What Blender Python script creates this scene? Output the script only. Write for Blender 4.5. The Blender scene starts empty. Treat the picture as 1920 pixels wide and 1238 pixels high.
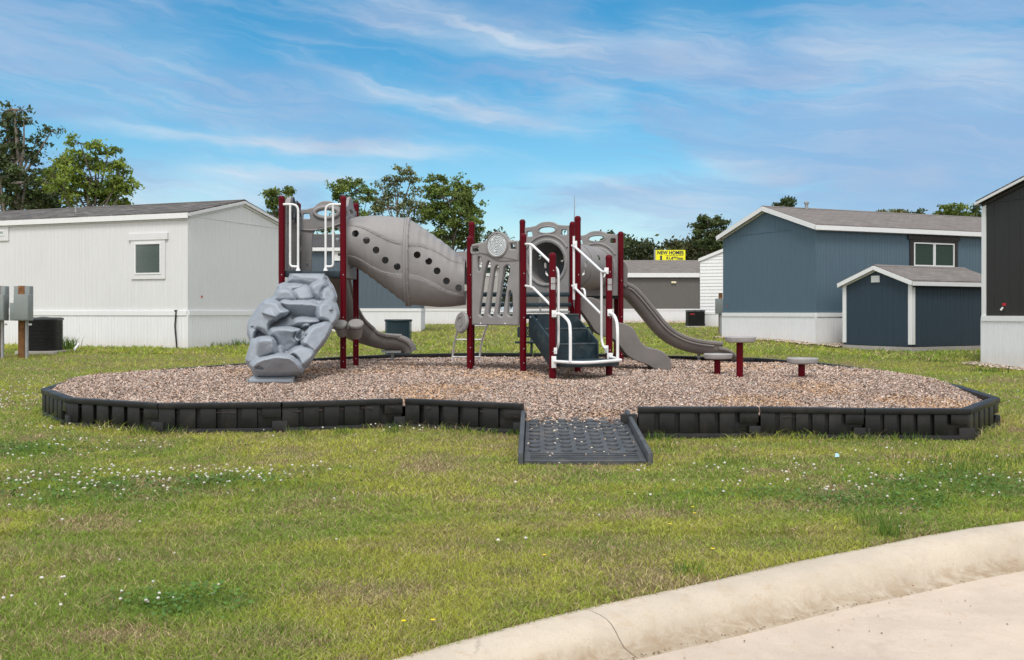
import bpy, bmesh, math, random
import numpy as np
from mathutils import Vector, Matrix
R = math.radians
random.seed(7); RNG = np.random.default_rng(11)
scene = bpy.context.scene
COL = scene.collection

# ------------------------------------------------------------------ camera, sky, sun, exposure
F = 1867.0; EYE = 1.5; HY = 587.0                      # focal length in photo pixels, eye height, horizon row
cam_d = bpy.data.cameras.new('camera'); cam = bpy.data.objects.new('camera', cam_d); COL.objects.link(cam)
cam.location = (0, 0, EYE); cam.rotation_euler = (R(90), 0, 0)
cam_d.sensor_width = 36; cam_d.lens = F/1920*36; cam_d.shift_y = -(619-HY)/1920
cam_d.clip_end = 2000; scene.camera = cam
scene.view_settings.view_transform = 'Standard'; scene.view_settings.look = 'None'
scene.view_settings.exposure = 0.95; scene.view_settings.gamma = 1
SUN_EL, SUN_AZ = 60.0, 192.0                            # degrees; azimuth clockwise from +Y
sd = bpy.data.lights.new('sun', 'SUN'); sun = bpy.data.objects.new('sun', sd); COL.objects.link(sun)
sd.energy = 1.25; sd.angle = R(16); sd.color = (1.0, 0.96, 0.91)
_sv = Vector((math.sin(R(SUN_AZ))*math.cos(R(SUN_EL)), math.cos(R(SUN_AZ))*math.cos(R(SUN_EL)), math.sin(R(SUN_EL))))
sun.rotation_euler = _sv.to_track_quat('Z', 'Y').to_euler()

class NT:
    """tiny helper for building node trees"""
    def __init__(s, tree): s.t = tree; s.n = tree.nodes; s.l = tree.links
    def node(s, kind, **kw):
        n = s.n.new(kind)
        for k, v in kw.items(): setattr(n, k, v)
        return n
    def put(s, sock, v):
        if hasattr(v, 'is_output') or isinstance(v, bpy.types.NodeSocket): s.l.new(v, sock)
        elif isinstance(v, (tuple, list)) and len(v) == 3 and sock.type == 'RGBA': sock.default_value = (*v, 1)
        else: sock.default_value = v
    def math(s, op, a, b=0.0, c=0.0, clamp=False):
        n = s.node('ShaderNodeMath', operation=op); n.use_clamp = clamp
        s.put(n.inputs[0], a); s.put(n.inputs[1], b)
        if op in ('MULTIPLY_ADD', 'COMPARE', 'SMOOTH_MIN', 'SMOOTH_MAX'): s.put(n.inputs[2], c)
        return n.outputs[0]
    def mix(s, f, a, b, blend='MIX'):
        n = s.node('ShaderNodeMix', data_type='RGBA', blend_type=blend)
        s.put(n.inputs[0], f); s.put(n.inputs[6], a); s.put(n.inputs[7], b); return n.outputs[2]
    def noise(s, vec, scale, detail=3, rough=.5, dist=0, out=0):
        n = s.node('ShaderNodeTexNoise'); n.inputs['Scale'].default_value = scale
        n.inputs['Detail'].default_value = detail; n.inputs['Roughness'].default_value = rough
        n.inputs['Distortion'].default_value = dist
        if vec is not None: s.l.new(vec, n.inputs['Vector'])
        return n.outputs[out]
    def ramp(s, v, lo, hi, a=0.0, b=1.0, smooth=True):
        n = s.node('ShaderNodeMapRange', interpolation_type='SMOOTHSTEP' if smooth else 'LINEAR')
        s.put(n.inputs[0], v); s.put(n.inputs[1], lo); s.put(n.inputs[2], hi); s.put(n.inputs[3], a); s.put(n.inputs[4], b)
        return n.outputs[0]
    def sep(s, v):
        n = s.node('ShaderNodeSeparateXYZ'); s.l.new(v, n.inputs[0]); return list(n.outputs)
    def comb(s, x, y, z):
        n = s.node('ShaderNodeCombineXYZ'); s.put(n.inputs[0], x); s.put(n.inputs[1], y); s.put(n.inputs[2], z); return n.outputs[0]

def build_world():
    w = bpy.data.worlds.new('World'); scene.world = w; w.use_nodes = True
    t = NT(w.node_tree); t.n.clear()
    out = t.node('ShaderNodeOutputWorld'); bg = t.node('ShaderNodeBackground'); bg.inputs[1].default_value = 0.1
    t.l.new(bg.outputs[0], out.inputs[0])
    sky = t.node('ShaderNodeTexSky', sky_type='NISHITA'); sky.sun_disc = False
    sky.sun_elevation = R(SUN_EL); sky.sun_rotation = R(SUN_AZ); sky.air_density = 1.0; sky.dust_density = 0.6; sky.ozone_density = 2.0
    hs = t.node('ShaderNodeHueSaturation'); hs.inputs['Hue'].default_value = 0.485; hs.inputs['Saturation'].default_value = 1.45; hs.inputs['Value'].default_value = 0.74
    t.l.new(sky.outputs[0], hs.inputs['Color'])
    tc = t.node('ShaderNodeTexCoord'); sp = t.node('ShaderNodeSeparateXYZ'); t.l.new(tc.outputs['Generated'], sp.inputs[0])
    X, Y, Z = sp.outputs
    zc = t.math('MAXIMUM', Z, 0.0)
    # height above the horizon and bearing of the looked-at direction
    el = t.math('ARCTAN2', zc, t.math('SQRT', t.math('ADD', t.math('MULTIPLY', X, X), t.math('MULTIPLY', Y, Y))))
    az = t.math('ARCTAN2', X, Y)
    warp = t.noise(t.comb(t.math('MULTIPLY', az, 3.0), t.math('MULTIPLY', el, 9.0), 0.0), 2.0, 4, .6)
    wv = t.math('MULTIPLY', t.math('SUBTRACT', warp, 0.5), 0.05)
    el2 = t.math('ADD', el, wv)
    fine = t.noise(t.comb(t.math('MULTIPLY', az, 5.0), t.math('MULTIPLY', t.math('ADD', el2, t.math('MULTIPLY', az, 0.16)), 46.0), 1.0), 1.3, 6, .62, .6)
    def streak(x0, y0, x1, y1, w, amp):
        a0, e0 = math.atan((x0-960)/F), math.atan((HY-y0)/F*math.cos(math.atan((x0-960)/F)))
        a1, e1 = math.atan((x1-960)/F), math.atan((HY-y1)/F*math.cos(math.atan((x1-960)/F)))
        s = t.math('DIVIDE', t.math('SUBTRACT', az, a0), a1-a0)
        line = t.math('MULTIPLY_ADD', s, e1-e0, e0)
        d = t.math('DIVIDE', t.math('SUBTRACT', el2, line), w*1.45/F)
        g = t.math('EXPONENT', t.math('MULTIPLY', t.math('MULTIPLY', d, d), -1.0))
        e = t.math('MULTIPLY', t.ramp(s, -0.15, 0.25), t.ramp(s, 0.7, 1.15, 1.0, 0.0))
        return t.math('MULTIPLY', t.math('MULTIPLY', g, e), amp)
    m = None
    for a in [(160,236,890,288,9,1.0), (600,150,1130,248,13,.85), (660,8,1240,118,24,.85), (1200,60,1420,110,40,.35), (350,322,760,318,13,.6),
              (1030,175,1180,190,14,.5), (1300,298,1520,330,13,.5), (1560,345,1800,330,10,.55), (980,330,1200,352,10,.3),
              (-100,70,420,130,60,.35), (1450,110,2000,150,75,.5), (140,370,560,372,30,.75), (1000,380,1400,400,30,.45), (250,190,700,215,16,.3)]:
        s = streak(*a); m = s if m is None else t.math('ADD', m, s)
    tex = t.ramp(fine, 0.3, 0.72, 0.45, 1.0, False)
    m = t.math('MULTIPLY', m, tex)
    veil = t.math('MULTIPLY', t.ramp(fine, 0.40, 0.72), 0.42)
    broad = t.noise(t.comb(t.math('MULTIPLY', az, 2.2), t.math('MULTIPLY', el, 7.0), 4.0), 1.7, 3, .5)
    m = t.math('ADD', m, t.math('MULTIPLY', veil, t.ramp(broad, 0.35, 0.65)))
    # bright unseen cloud overhead and behind, added as neutral fill; paler band along the horizon
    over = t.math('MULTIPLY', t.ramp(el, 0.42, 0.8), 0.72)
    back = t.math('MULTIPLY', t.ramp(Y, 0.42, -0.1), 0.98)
    low = t.ramp(el, 0.0, 0.13, 0.3, 0.0)
    m = t.math('MINIMUM', t.math('ADD', m, low), 1.0)
    grey = t.ramp(broad, 0.4, 0.68)
    cloudc = t.mix(grey, (3.7, 4.15, 4.6), (2.3, 2.9, 3.85))
    pale = t.math('MULTIPLY', t.ramp(broad, 0.5, 0.7), 0.42)
    base = t.mix(pale, hs.outputs[0], (1.5, 2.3, 3.7))
    pn = t.noise(t.comb(t.math('MULTIPLY', az, 2.6), t.math('MULTIPLY', t.math('ADD', el2, t.math('MULTIPLY', az, .08)), 15.0), 9.0), 1.5, 6, .6, .4)
    bias = t.math('ADD', t.ramp(az, .0, .32, 0, .13), t.math('ADD', t.ramp(el, .16, .02, 0, .10), t.ramp(az, -.3, -.5, 0, .07)))
    pat = t.math('MULTIPLY', t.ramp(t.math('ADD', pn, bias), .50, .68), .62)
    base = t.mix(pat, base, (1.5, 2.35, 3.75))
    col = t.mix(t.math('MULTIPLY', m, 0.86), base, cloudc)
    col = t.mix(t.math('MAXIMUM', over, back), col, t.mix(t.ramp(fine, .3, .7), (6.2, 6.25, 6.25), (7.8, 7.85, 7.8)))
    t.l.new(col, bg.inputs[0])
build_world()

# ------------------------------------------------------------------ helpers
def P(x, y, Y): return Vector(((x-960)/F*Y, Y, EYE-(y-HY)/F*Y))
GY = [(-10, .0), (2.5, .05), (5, .13), (10, .30), (19, .47), (23.5, .66), (28, .70), (37, .80), (50, .92), (65, .95), (2000, 1.0)]
_gy = np.array([a for a, b in GY]); _gz = np.array([b for a, b in GY])
def gnd(Y): return np.interp(Y, _gy, _gz)
def _h(ix, iy, s):
    v = np.sin(ix*127.1+iy*311.7+s*74.7)*43758.5453; return v-np.floor(v)
def vnoise(x, y, s=0):
    x = np.asarray(x, float); y = np.asarray(y, float); ix = np.floor(x); iy = np.floor(y); fx = x-ix; fy = y-iy
    fx = fx*fx*(3-2*fx); fy = fy*fy*(3-2*fy)
    return (_h(ix, iy, s)*(1-fx)+_h(ix+1, iy, s)*fx)*(1-fy)+(_h(ix, iy+1, s)*(1-fx)+_h(ix+1, iy+1, s)*fx)*fy
def fbm(x, y, s=0, o=4):
    r = 0; a = .5; t = 0
    for i in range(o): r = r+a*vnoise(np.asarray(x)*2**i, np.asarray(y)*2**i, s+i); t += a; a *= .5
    return r/t
def sstep(a, b, x): t = np.clip((x-a)/(b-a), 0, 1); return t*t*(3-2*t)

def tag(o, label=None, cat=None, group=None, kind=None):
    if label: o['label'] = label
    if cat: o['category'] = cat
    if group: o['group'] = group
    if kind: o['kind'] = kind
    return o
def empty(name, loc=(0,0,0), rz=0, parent=None):
    o = bpy.data.objects.new(name, None); COL.objects.link(o); o.location = loc; o.rotation_euler = (0,0,rz)
    o.empty_display_size = .1
    if parent: o.parent = parent
    return o
def link_mesh(name, me, mat, parent=None, smooth=True, angle=35):
    o = bpy.data.objects.new(name, me); COL.objects.link(o)
    if mat is not None:
        me.materials.clear(); me.materials.append(mat)
    if parent: o.parent = parent
    if smooth:
        me.shade_smooth(); me.set_sharp_from_angle(angle=R(angle))
    return o
def fastmesh(name, verts, faces, mat, parent=None, smooth=False, colors=None, attr='tint'):
    """big meshes straight from numpy; faces is an (n,k) array"""
    me = bpy.data.meshes.new(name); verts = np.asarray(verts, np.float32); faces = np.asarray(faces, np.int32)
    n, k = faces.shape
    me.vertices.add(len(verts)); me.vertices.foreach_set('co', verts.ravel())
    me.loops.add(n*k); me.loops.foreach_set('vertex_index', faces.ravel())
    me.polygons.add(n); me.polygons.foreach_set('loop_start', np.arange(0, n*k, k, dtype=np.int32))
    me.update(calc_edges=True)
    if colors is not None:
        a = me.color_attributes.new(attr, 'FLOAT_COLOR', 'POINT')
        c = np.ones((len(verts), 4), np.float32); c[:, :3] = colors; a.data.foreach_set('color', c.ravel())
    o = bpy.data.objects.new(name, me); COL.objects.link(o); me.materials.append(mat)
    if smooth: me.shade_smooth()
    if parent: o.parent = parent
    return o

class MB:
    def __init__(s): s.v = []; s.f = []; s.uv = {}
    def add(s, vs, fs):
        b = len(s.v); s.v += [tuple(v) for v in vs]; s.f += [tuple(b+i for i in f) for f in fs]; return s
    def box(s, x0, y0, z0, x1, y1, z1, M=None):
        vs = [Vector(c) for c in ((x0,y0,z0),(x1,y0,z0),(x1,y1,z0),(x0,y1,z0),(x0,y0,z1),(x1,y0,z1),(x1,y1,z1),(x0,y1,z1))]
        if M: vs = [M @ v for v in vs]
        return s.add(vs, [(0,3,2,1),(4,5,6,7),(0,1,5,4),(1,2,6,5),(2,3,7,6),(3,0,4,7)])
    def beam(s, a, b, w, h, up=(0,0,1)):
        """box running from a to b, w wide, h high, centred on the line"""
        a = Vector(a); b = Vector(b); t = (b-a).normalized(); sd = t.cross(Vector(up)).normalized(); u = sd.cross(t)
        vs = [p+sd*(i*w/2)+u*(j*h/2) for p in (a, b) for i, j in ((-1,-1),(1,-1),(1,1),(-1,1))]
        return s.add(vs, [(0,1,2,3),(7,6,5,4),(0,4,5,1),(1,5,6,2),(2,6,7,3),(3,7,4,0)])
    def tube(s, pts, r, n=14, cap=True, rs=None):
        pts = [Vector(p) for p in pts]; rings = []
        t0 = (pts[1]-pts[0]).normalized(); ref = Vector((0,0,1)) if abs(t0.z) < .9 else Vector((1,0,0))
        u = t0.cross(ref).normalized()
        for i, p in enumerate(pts):
            if i == 0: t = t0
            elif i == len(pts)-1: t = (pts[-1]-pts[-2]).normalized()
            else: t = ((pts[i+1]-p).normalized()+(p-pts[i-1]).normalized()).normalized()
            u = (u-t*u.dot(t)).normalized(); w = t.cross(u); rr = rs[i] if rs else r
            rings.append([p+(u*math.cos(2*math.pi*k/n)+w*math.sin(2*math.pi*k/n))*rr for k in range(n)])
        vs = [v for g in rings for v in g]; fs = []
        for i in range(len(pts)-1):
            for k in range(n): fs.append((i*n+k, i*n+(k+1)%n, (i+1)*n+(k+1)%n, (i+1)*n+k))
        if cap: fs += [tuple(range(n-1,-1,-1)), tuple((len(pts)-1)*n+k for k in range(n))]
        return s.add(vs, fs)
    def lathe(s, prof, c=(0,0,0), n=24, axis=None, cap=True):
        """prof: (radius, height) pairs round +Z (or round 'axis') at c"""
        M = Matrix.Identity(3) if axis is None else Vector((0,0,1)).rotation_difference(Vector(axis)).to_matrix()
        c = Vector(c); vs = []; fs = []
        for r, z in prof:
            for k in range(n): a = 2*math.pi*k/n; vs.append(c+M @ Vector((r*math.cos(a), r*math.sin(a), z)))
        for i in range(len(prof)-1):
            for k in range(n): fs.append((i*n+k, i*n+(k+1)%n, (i+1)*n+(k+1)%n, (i+1)*n+k))
        if cap: fs += [tuple(range(n-1,-1,-1)), tuple((len(prof)-1)*n+k for k in range(n))]
        return s.add(vs, fs)
    def quad(s, *p): return s.add(p, [tuple(range(len(p)))])
    def build(s, name, mat, parent=None, bevel=0, smooth=True, angle=35, uvf=None):
        me = bpy.data.meshes.new(name); me.from_pydata(s.v, [], s.f); me.update()
        if bevel:
            bm = bmesh.new(); bm.from_mesh(me)
            bmesh.ops.bevel(bm, geom=[e for e in bm.edges if e.calc_face_angle(0) > R(40)], offset=bevel, segments=2, profile=.5, affect='EDGES', clamp_overlap=True)
            bm.to_mesh(me); bm.free()
        if uvf:
            uv = me.uv_layers.new(name='UVMap')
            for lp in me.loops: uv.data[lp.index].uv = uvf(me.vertices[lp.vertex_index].co)
        return link_mesh(name, me, mat, parent, smooth, angle)

def smooth_path(pts, n=8, closed=False):
    """Catmull-Rom through the points"""
    p = [Vector(q) for q in pts]; out = []; m = len(p)
    for i in range(m if closed else m-1):
        if closed: a, b, c, d = p[(i-1) % m], p[i], p[(i+1) % m], p[(i+2) % m]
        else: a, b, c, d = p[max(i-1,0)], p[i], p[i+1], p[min(i+2,m-1)]
        for k in range(n):
            t = k/n; out.append(.5*((2*b)+(c-a)*t+(2*a-5*b+4*c-d)*t*t+(-a+3*b-3*c+d)*t**3))
    if not closed: out.append(p[-1])
    return out
def round_path(pts, r, n=5):
    """polyline with rounded corners"""
    p = [Vector(q) for q in pts]; out = [p[0]]
    for i in range(1, len(p)-1):
        a, b, c = p[i-1], p[i], p[i+1]; d = min(r, (a-b).length*.45, (c-b).length*.45)
        s, e = b+(a-b).normalized()*d, b+(c-b).normalized()*d
        for k in range(n+1): t = k/n; out.append(s*(1-t)**2+b*2*t*(1-t)+e*t*t)
    out.append(p[-1]); return out
def circle2(cx, cy, rx, ry, n=28): return [(cx+rx*math.cos(2*math.pi*k/n), cy+ry*math.sin(2*math.pi*k/n)) for k in range(n)]
def round_loop(pts, r, n=4):
    m = len(pts); p = [Vector((q[0], q[1])) for q in pts]; out = []
    for i in range(m):
        a, b, c = p[i-1], p[i], p[(i+1) % m]; d = min(r, (a-b).length*.48, (c-b).length*.48)
        s, e = b+(a-b).normalized()*d, b+(c-b).normalized()*d
        for k in range(n+1): t = k/n; q = s*(1-t)**2+b*2*t*(1-t)+e*t*t; out.append((q.x, q.y))
    return out
def plate(name, loops, t, bev, origin, udir, mat, parent, vdir=(0,0,1)):
    """thick plate with holes and rounded rims: loops of (u,v), laid out along udir and vdir from origin"""
    cu = bpy.data.curves.new(name, 'CURVE'); cu.dimensions = '2D'; cu.fill_mode = 'BOTH'
    cu.extrude = max(t/2-bev, .0005); cu.bevel_depth = bev; cu.bevel_resolution = 2; cu.offset = -bev
    for lp in loops:
        sp = cu.splines.new('POLY'); sp.points.add(len(lp)-1)
        for q, c in zip(sp.points, lp): q.co = (c[0], c[1], 0, 1)
        sp.use_cyclic_u = True
    o = bpy.data.objects.new(name+'_c', cu); COL.objects.link(o)
    dg = bpy.context.evaluated_depsgraph_get(); me = bpy.data.meshes.new_from_object(o.evaluated_get(dg))
    bpy.data.objects.remove(o); bpy.data.curves.remove(cu)
    u = Vector(udir).normalized(); v = Vector(vdir).normalized(); n = u.cross(v)
    M = Matrix((( u.x, v.x, n.x, origin[0]), (u.y, v.y, n.y, origin[1]), (u.z, v.z, n.z, origin[2]), (0,0,0,1)))
    me.transform(M); me.name = name
    return link_mesh(name, me, mat, parent, True, 32)
def text_mesh(name, s, size, M, mat, parent, ext=.004, sx=1.0, bold=0.0):
    cu = bpy.data.curves.new(name, 'FONT'); cu.body = s; cu.size = size; cu.extrude = ext; cu.align_x = 'CENTER'; cu.align_y = 'CENTER'; cu.offset = bold
    o = bpy.data.objects.new(name+'_c', cu); COL.objects.link(o)
    dg = bpy.context.evaluated_depsgraph_get(); me = bpy.data.meshes.new_from_object(o.evaluated_get(dg))
    bpy.data.objects.remove(o); me.transform(M @ Matrix.Diagonal((sx, 1, 1, 1)))
    return link_mesh(name, me, mat, parent, False)

# ------------------------------------------------------------------ materials
def principled(name):
    m = bpy.data.materials.new(name); m.use_nodes = True; t = NT(m.node_tree); b = t.n['Principled BSDF']; return m, t, b
def plastic(name, col, rough=.5, var=.12, scale=6, bump=.0, bscale=120, spec=.4, dirt_shade=0, dirtcol=(.25,.22,.18), metallic=0):
    m, t, b = principled(name); g = t.node('ShaderNodeNewGeometry').outputs['Position']
    n = t.noise(g, scale, 5, .6)
    c = t.mix(t.ramp(n, .3, .7), tuple(x*(1-var) for x in col), tuple(min(1, x*(1+var)) for x in col))
    if dirt_shade:
        n2 = t.noise(g, scale*.7, 6, .7, .5); c = t.mix(t.math('MULTIPLY', t.ramp(n2, .48, .75), dirt_shade), c, dirtcol)
    t.l.new(c, b.inputs['Base Color']); b.inputs['Metallic'].default_value = metallic
    t.put(b.inputs['Roughness'], t.ramp(n, .2, .8, max(0, rough-.08), rough+.1)); b.inputs['Specular IOR Level'].default_value = spec
    if bump:
        bn = t.node('ShaderNodeBump'); bn.inputs['Strength'].default_value = bump; bn.inputs['Distance'].default_value = .004
        t.l.new(t.noise(g, bscale, 3), bn.inputs['Height']); t.l.new(bn.outputs[0], b.inputs['Normal'])
    return m
def attr_mat(name, rough=.8, trans=0.0, spec=.2, attr='tint'):
    m, t, b = principled(name); a = t.node('ShaderNodeAttribute', attribute_name=attr)
    t.l.new(a.outputs['Color'], b.inputs['Base Color']); b.inputs['Roughness'].default_value = rough; b.inputs['Specular IOR Level'].default_value = spec
    if trans:
        tr = t.node('ShaderNodeBsdfTranslucent'); t.l.new(a.outputs['Color'], tr.inputs[0]); mx = t.node('ShaderNodeMixShader'); mx.inputs[0].default_value = trans
        t.l.new(b.outputs[0], mx.inputs[1]); t.l.new(tr.outputs[0], mx.inputs[2]); t.l.new(mx.outputs[0], t.n['Material Output'].inputs[0])
    return m
def painted_wood(name, col, var=.07, rough=.6):
    """painted panel siding: long vertical grain and slight board to board variation"""
    m, t, b = principled(name); tc = t.node('ShaderNodeTexCoord'); mp = t.node('ShaderNodeMapping'); mp.inputs['Scale'].default_value = (14, 14, .5)
    t.l.new(tc.outputs['Object'], mp.inputs[0]); n = t.noise(mp.outputs[0], 2.2, 5, .65); n2 = t.noise(tc.outputs['Object'], .7, 4, .6)
    c = t.mix(t.ramp(n, .3, .7), tuple(x*(1-var) for x in col), tuple(min(1, x*(1+var)) for x in col))
    c = t.mix(t.math('MULTIPLY', t.ramp(n2, .4, .8), .25), c, tuple(x*.86 for x in col))
    sp = t.node('ShaderNodeSeparateXYZ'); t.l.new(tc.outputs['Object'], sp.inputs[0])
    n3 = t.noise(mp.outputs[0], .9, 4, .7); low = t.ramp(t.math('ADD', sp.outputs[2], t.math('MULTIPLY', n3, .5)), .2, .62, .45, 0)
    c = t.mix(low, c, tuple(x*y for x, y in zip(col, (.8, .72, .6))))     # splash stains along the foot
    t.l.new(c, b.inputs['Base Color']); b.inputs['Roughness'].default_value = rough; b.inputs['Specular IOR Level'].default_value = .3
    bn = t.node('ShaderNodeBump'); bn.inputs['Strength'].default_value = .25; bn.inputs['Distance'].default_value = .004
    t.l.new(n, bn.inputs['Height']); t.l.new(bn.outputs[0], b.inputs['Normal']); return m
def shingles(name, c1, c2, c3):
    m, t, b = principled(name); uv = t.node('ShaderNodeUVMap').outputs[0]
    br = t.node('ShaderNodeTexBrick'); t.l.new(uv, br.inputs['Vector']); br.inputs['Scale'].default_value = 1
    br.inputs['Brick Width'].default_value = .3; br.inputs['Row Height'].default_value = .14; br.inputs['Mortar Size'].default_value = .006
    br.inputs['Color1'].default_value = (*c1, 1); br.inputs['Color2'].default_value = (*c2, 1); br.inputs['Mortar'].default_value = (*[x*.4 for x in c1], 1)
    mp = t.node('ShaderNodeMapping'); mp.inputs['Scale'].default_value = (1, 4, 1); t.l.new(uv, mp.inputs[0])
    n = t.noise(mp.outputs[0], 1.6, 5, .7); c = t.mix(t.ramp(n, .4, .65), br.outputs[0], c3)
    n2 = t.noise(uv, 60, 2); c = t.mix(t.ramp(n2, .3, .7, 0, .35), c, tuple(x*.5 for x in c1))
    t.l.new(c, b.inputs['Base Color']); b.inputs['Roughness'].default_value = .95; b.inputs['Specular IOR Level'].default_value = .1
    bn = t.node('ShaderNodeBump'); bn.inputs['Strength'].default_value = .6; bn.inputs['Distance'].default_value = .01
    t.l.new(br.outputs['Fac'], bn.inputs['Height']); bn.invert = True; t.l.new(bn.outputs[0], b.inputs['Normal']); return m
def concrete(name, col, stain=.5, dirt_shade=False):
    m, t, b = principled(name); g = t.node('ShaderNodeNewGeometry').outputs['Position']
    n1 = t.noise(g, 1.1, 7, .65, .4); n2 = t.noise(g, 9, 6, .75, .6); n3 = t.noise(g, 210, 2, .6); n4 = t.noise(g, .8, 6, .7, .8); n5 = t.noise(g, 55, 3, .6)
    c = t.mix(t.ramp(n1, .3, .7), tuple(x*.84 for x in col), tuple(min(1, x*1.06) for x in col))
    c = t.mix(t.ramp(n2, .5, .78, 0, .75*stain), c, tuple(a*b_ for a, b_ in zip(col, (.80, .66, .50))))
    c = t.mix(t.ramp(n4, .52, .66, 0, .6*stain), c, tuple(a*b_ for a, b_ in zip(col, (.68, .68, .72))))
    c = t.mix(t.ramp(n4, .30, .42, .5*stain, 0), c, tuple(min(1, a*b_) for a, b_ in zip(col, (1.18, 1.14, 1.1))))
    c = t.mix(t.ramp(n5, .6, .72, 0, .5), c, tuple(x*.72 for x in col))
    c = t.mix(t.ramp(n3, .55, .72, 0, .55), c, tuple(x*.55 for x in col))
    v = t.node('ShaderNodeTexVoronoi', feature='DISTANCE_TO_EDGE'); v.inputs['Scale'].default_value = .42
    t.l.new(t.comb(*[t.math('ADD', x, t.math('MULTIPLY', n2, .35)) for x in t.sep(g)]), v.inputs['Vector'])
    crack = t.math('MULTIPLY', t.ramp(v.outputs['Distance'], .0, .006, 1, 0), t.ramp(n1, .5, .62)); c = t.mix(t.math('MULTIPLY', crack, .45), c, tuple(x*.4 for x in col))
    if dirt_shade:      # silt along the kerb foot, plus painted shade of its rolled face
        a = t.node('ShaderNodeAttribute', attribute_name='dirt_shade'); c = t.mix(t.math('MULTIPLY', a.outputs['Fac'], t.ramp(n2, .3, .62, .25, 1)), c, tuple(x*y for x, y in zip(col, (.50, .42, .32))))
    t.l.new(c, b.inputs['Base Color']); b.inputs['Roughness'].default_value = .9; b.inputs['Specular IOR Level'].default_value = .2
    bn = t.node('ShaderNodeBump'); bn.inputs['Strength'].default_value = .6; bn.inputs['Distance'].default_value = .005
    t.l.new(t.math('ADD', n3, t.math('MULTIPLY', n2, 2.0)), bn.inputs['Height']); t.l.new(bn.outputs[0], b.inputs['Normal']); return m
def soil(name, cols, scale=3.0, fine=40):
    m, t, b = principled(name); g = t.node('ShaderNodeNewGeometry').outputs['Position']
    n1 = t.noise(g, scale, 6, .65); n2 = t.noise(g, fine, 4, .7)
    c = t.mix(t.ramp(n1, .35, .65), cols[0], cols[1]); c = t.mix(t.ramp(n2, .4, .7), c, cols[2])
    t.l.new(c, b.inputs['Base Color']); b.inputs['Roughness'].default_value = .95; b.inputs['Specular IOR Level'].default_value = .1
    bn = t.node('ShaderNodeBump'); bn.inputs['Strength'].default_value = .8; bn.inputs['Distance'].default_value = .01
    t.l.new(n2, bn.inputs['Height']); t.l.new(bn.outputs[0], b.inputs['Normal']); return m
def glass_pane(name, col=(.02,.03,.03)):
    m, t, b = principled(name); b.inputs['Base Color'].default_value = (*col, 1); b.inputs['Roughness'].default_value = .08; b.inputs['Specular IOR Level'].default_value = .6; return m

M_RED = plastic('red_powder_coat', (.088,.0008,.0055), .34, .1, 3, .04, 300, .10)
M_WHITE = plastic('white_powder_coat', (.68,.69,.70), .4, .05, 5, .05, 200, .4, .12, (.4,.37,.33))
M_TAUPE = plastic('taupe_plastic', (.222,.214,.214), .5, .08, 4, .12, 160, .35, .14, (.28,.26,.24))
M_TAUPE2 = plastic('taupe_plastic_slide', (.155,.143,.137), .45, .1, 3, .1, 160, .4, .18, (.25,.23,.2))
M_ROCK = plastic('blue_grey_plastic', (.245,.272,.31), .5, .07, 5, .15, 140, .35, .22, (.31,.32,.33))
M_TEAL = plastic('dark_teal_vinyl', (.010,.026,.036), .45, .2, 6, .3, 220, .45, .3, (.06,.07,.07))
M_STAIR = plastic('stair_vinyl', (.011,.028,.038), .5, .25, 9, .3, 220, .35, .55, (.085,.09,.085))
M_NOSE = plastic('worn_stair_edge', (.05,.065,.072), .55, .3, 14, .2, 200, .3, .5, (.13,.13,.12))
M_BLACKP = plastic('black_border_plastic', (.009,.0095,.0105), .42, .25, 5, .3, 120, .34, .4, (.05,.043,.036))
M_RAMP = plastic('black_rubbery_plastic', (.055,.060,.067), .55, .25, 7, .3, 120, .35, .4, (.15,.135,.115))
M_POD = plastic('pale_grey_plastic', (.30,.29,.29), .5, .08, 8, .2, 160)
M_DISC = plastic('white_maze_face', (.62,.66,.68), .4, .04, 8)
M_DARKLINE = plastic('dark_line', (.035,.055,.065), .5)
M_METAL = plastic('galvanised_metal', (.3,.31,.32), .45, .1, 8, 0, 100, .5, .2, (.2,.18,.15), .4)
M_BOX = plastic('grey_meter_box_paint', (.20,.225,.225), .5, .06, 5, .05, 200, .35, .12)
M_WOODP = plastic('weathered_brown_post', (.17,.085,.038), .85, .35, 9, .5, 60, .15, .4, (.07,.04,.02))
M_AC = plastic('black_ac_grille', (.012,.013,.014), .5, .3, 12, .2, 80, .4, .2, (.05,.05,.05))
M_BLACKR = plastic('black_rubber', (.012,.013,.013), .6)
M_WPVC = plastic('white_pvc', (.7,.71,.71), .4, .04)
M_CHAR = plastic('black_brown_trim', (.018,.014,.014), .55, .1)
M_STICK = plastic('sticker_white', (.5,.5,.5), .4, .05)
M_YELLOW = plastic('yellow_sign_face', (.82,.78,.02), .45, .05)
M_NAVY = plastic('navy_lettering', (.012,.014,.06), .5, .05)
M_STY = plastic('sticker_yellow', (.6,.38,.12), .5); M_STG = plastic('sticker_green', (.2,.5,.12), .5)
M_BLIND = plastic('green_grey_blind', (.028,.052,.042), .5, .12)
M_CURTAIN = plastic('green_curtain', (.02,.05,.035), .8, .3, 9)
M_GLASS = glass_pane('window_glass')
M_REDS = plastic('red_dot', (.4,.02,.03), .5)
W_WHITE = painted_wood('white_siding_paint', (.62,.625,.635), .035)
W_SKIRT = painted_wood('white_vinyl_skirting', (.71,.72,.74), .04)
W_TRIM = painted_wood('white_trim_paint', (.70,.71,.72), .03)
W_BLUE = painted_wood('slate_blue_siding', (.080,.128,.168), .07)
W_BLUE2 = painted_wood('dark_slate_blue_siding', (.027,.046,.066), .08)
W_BLUE3 = painted_wood('dusty_blue_siding', (.085,.115,.145), .06)
W_BLACK = painted_wood('charcoal_siding', (.030,.029,.028), .1)
W_GREY = painted_wood('grey_siding', (.128,.122,.115), .06)
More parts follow.
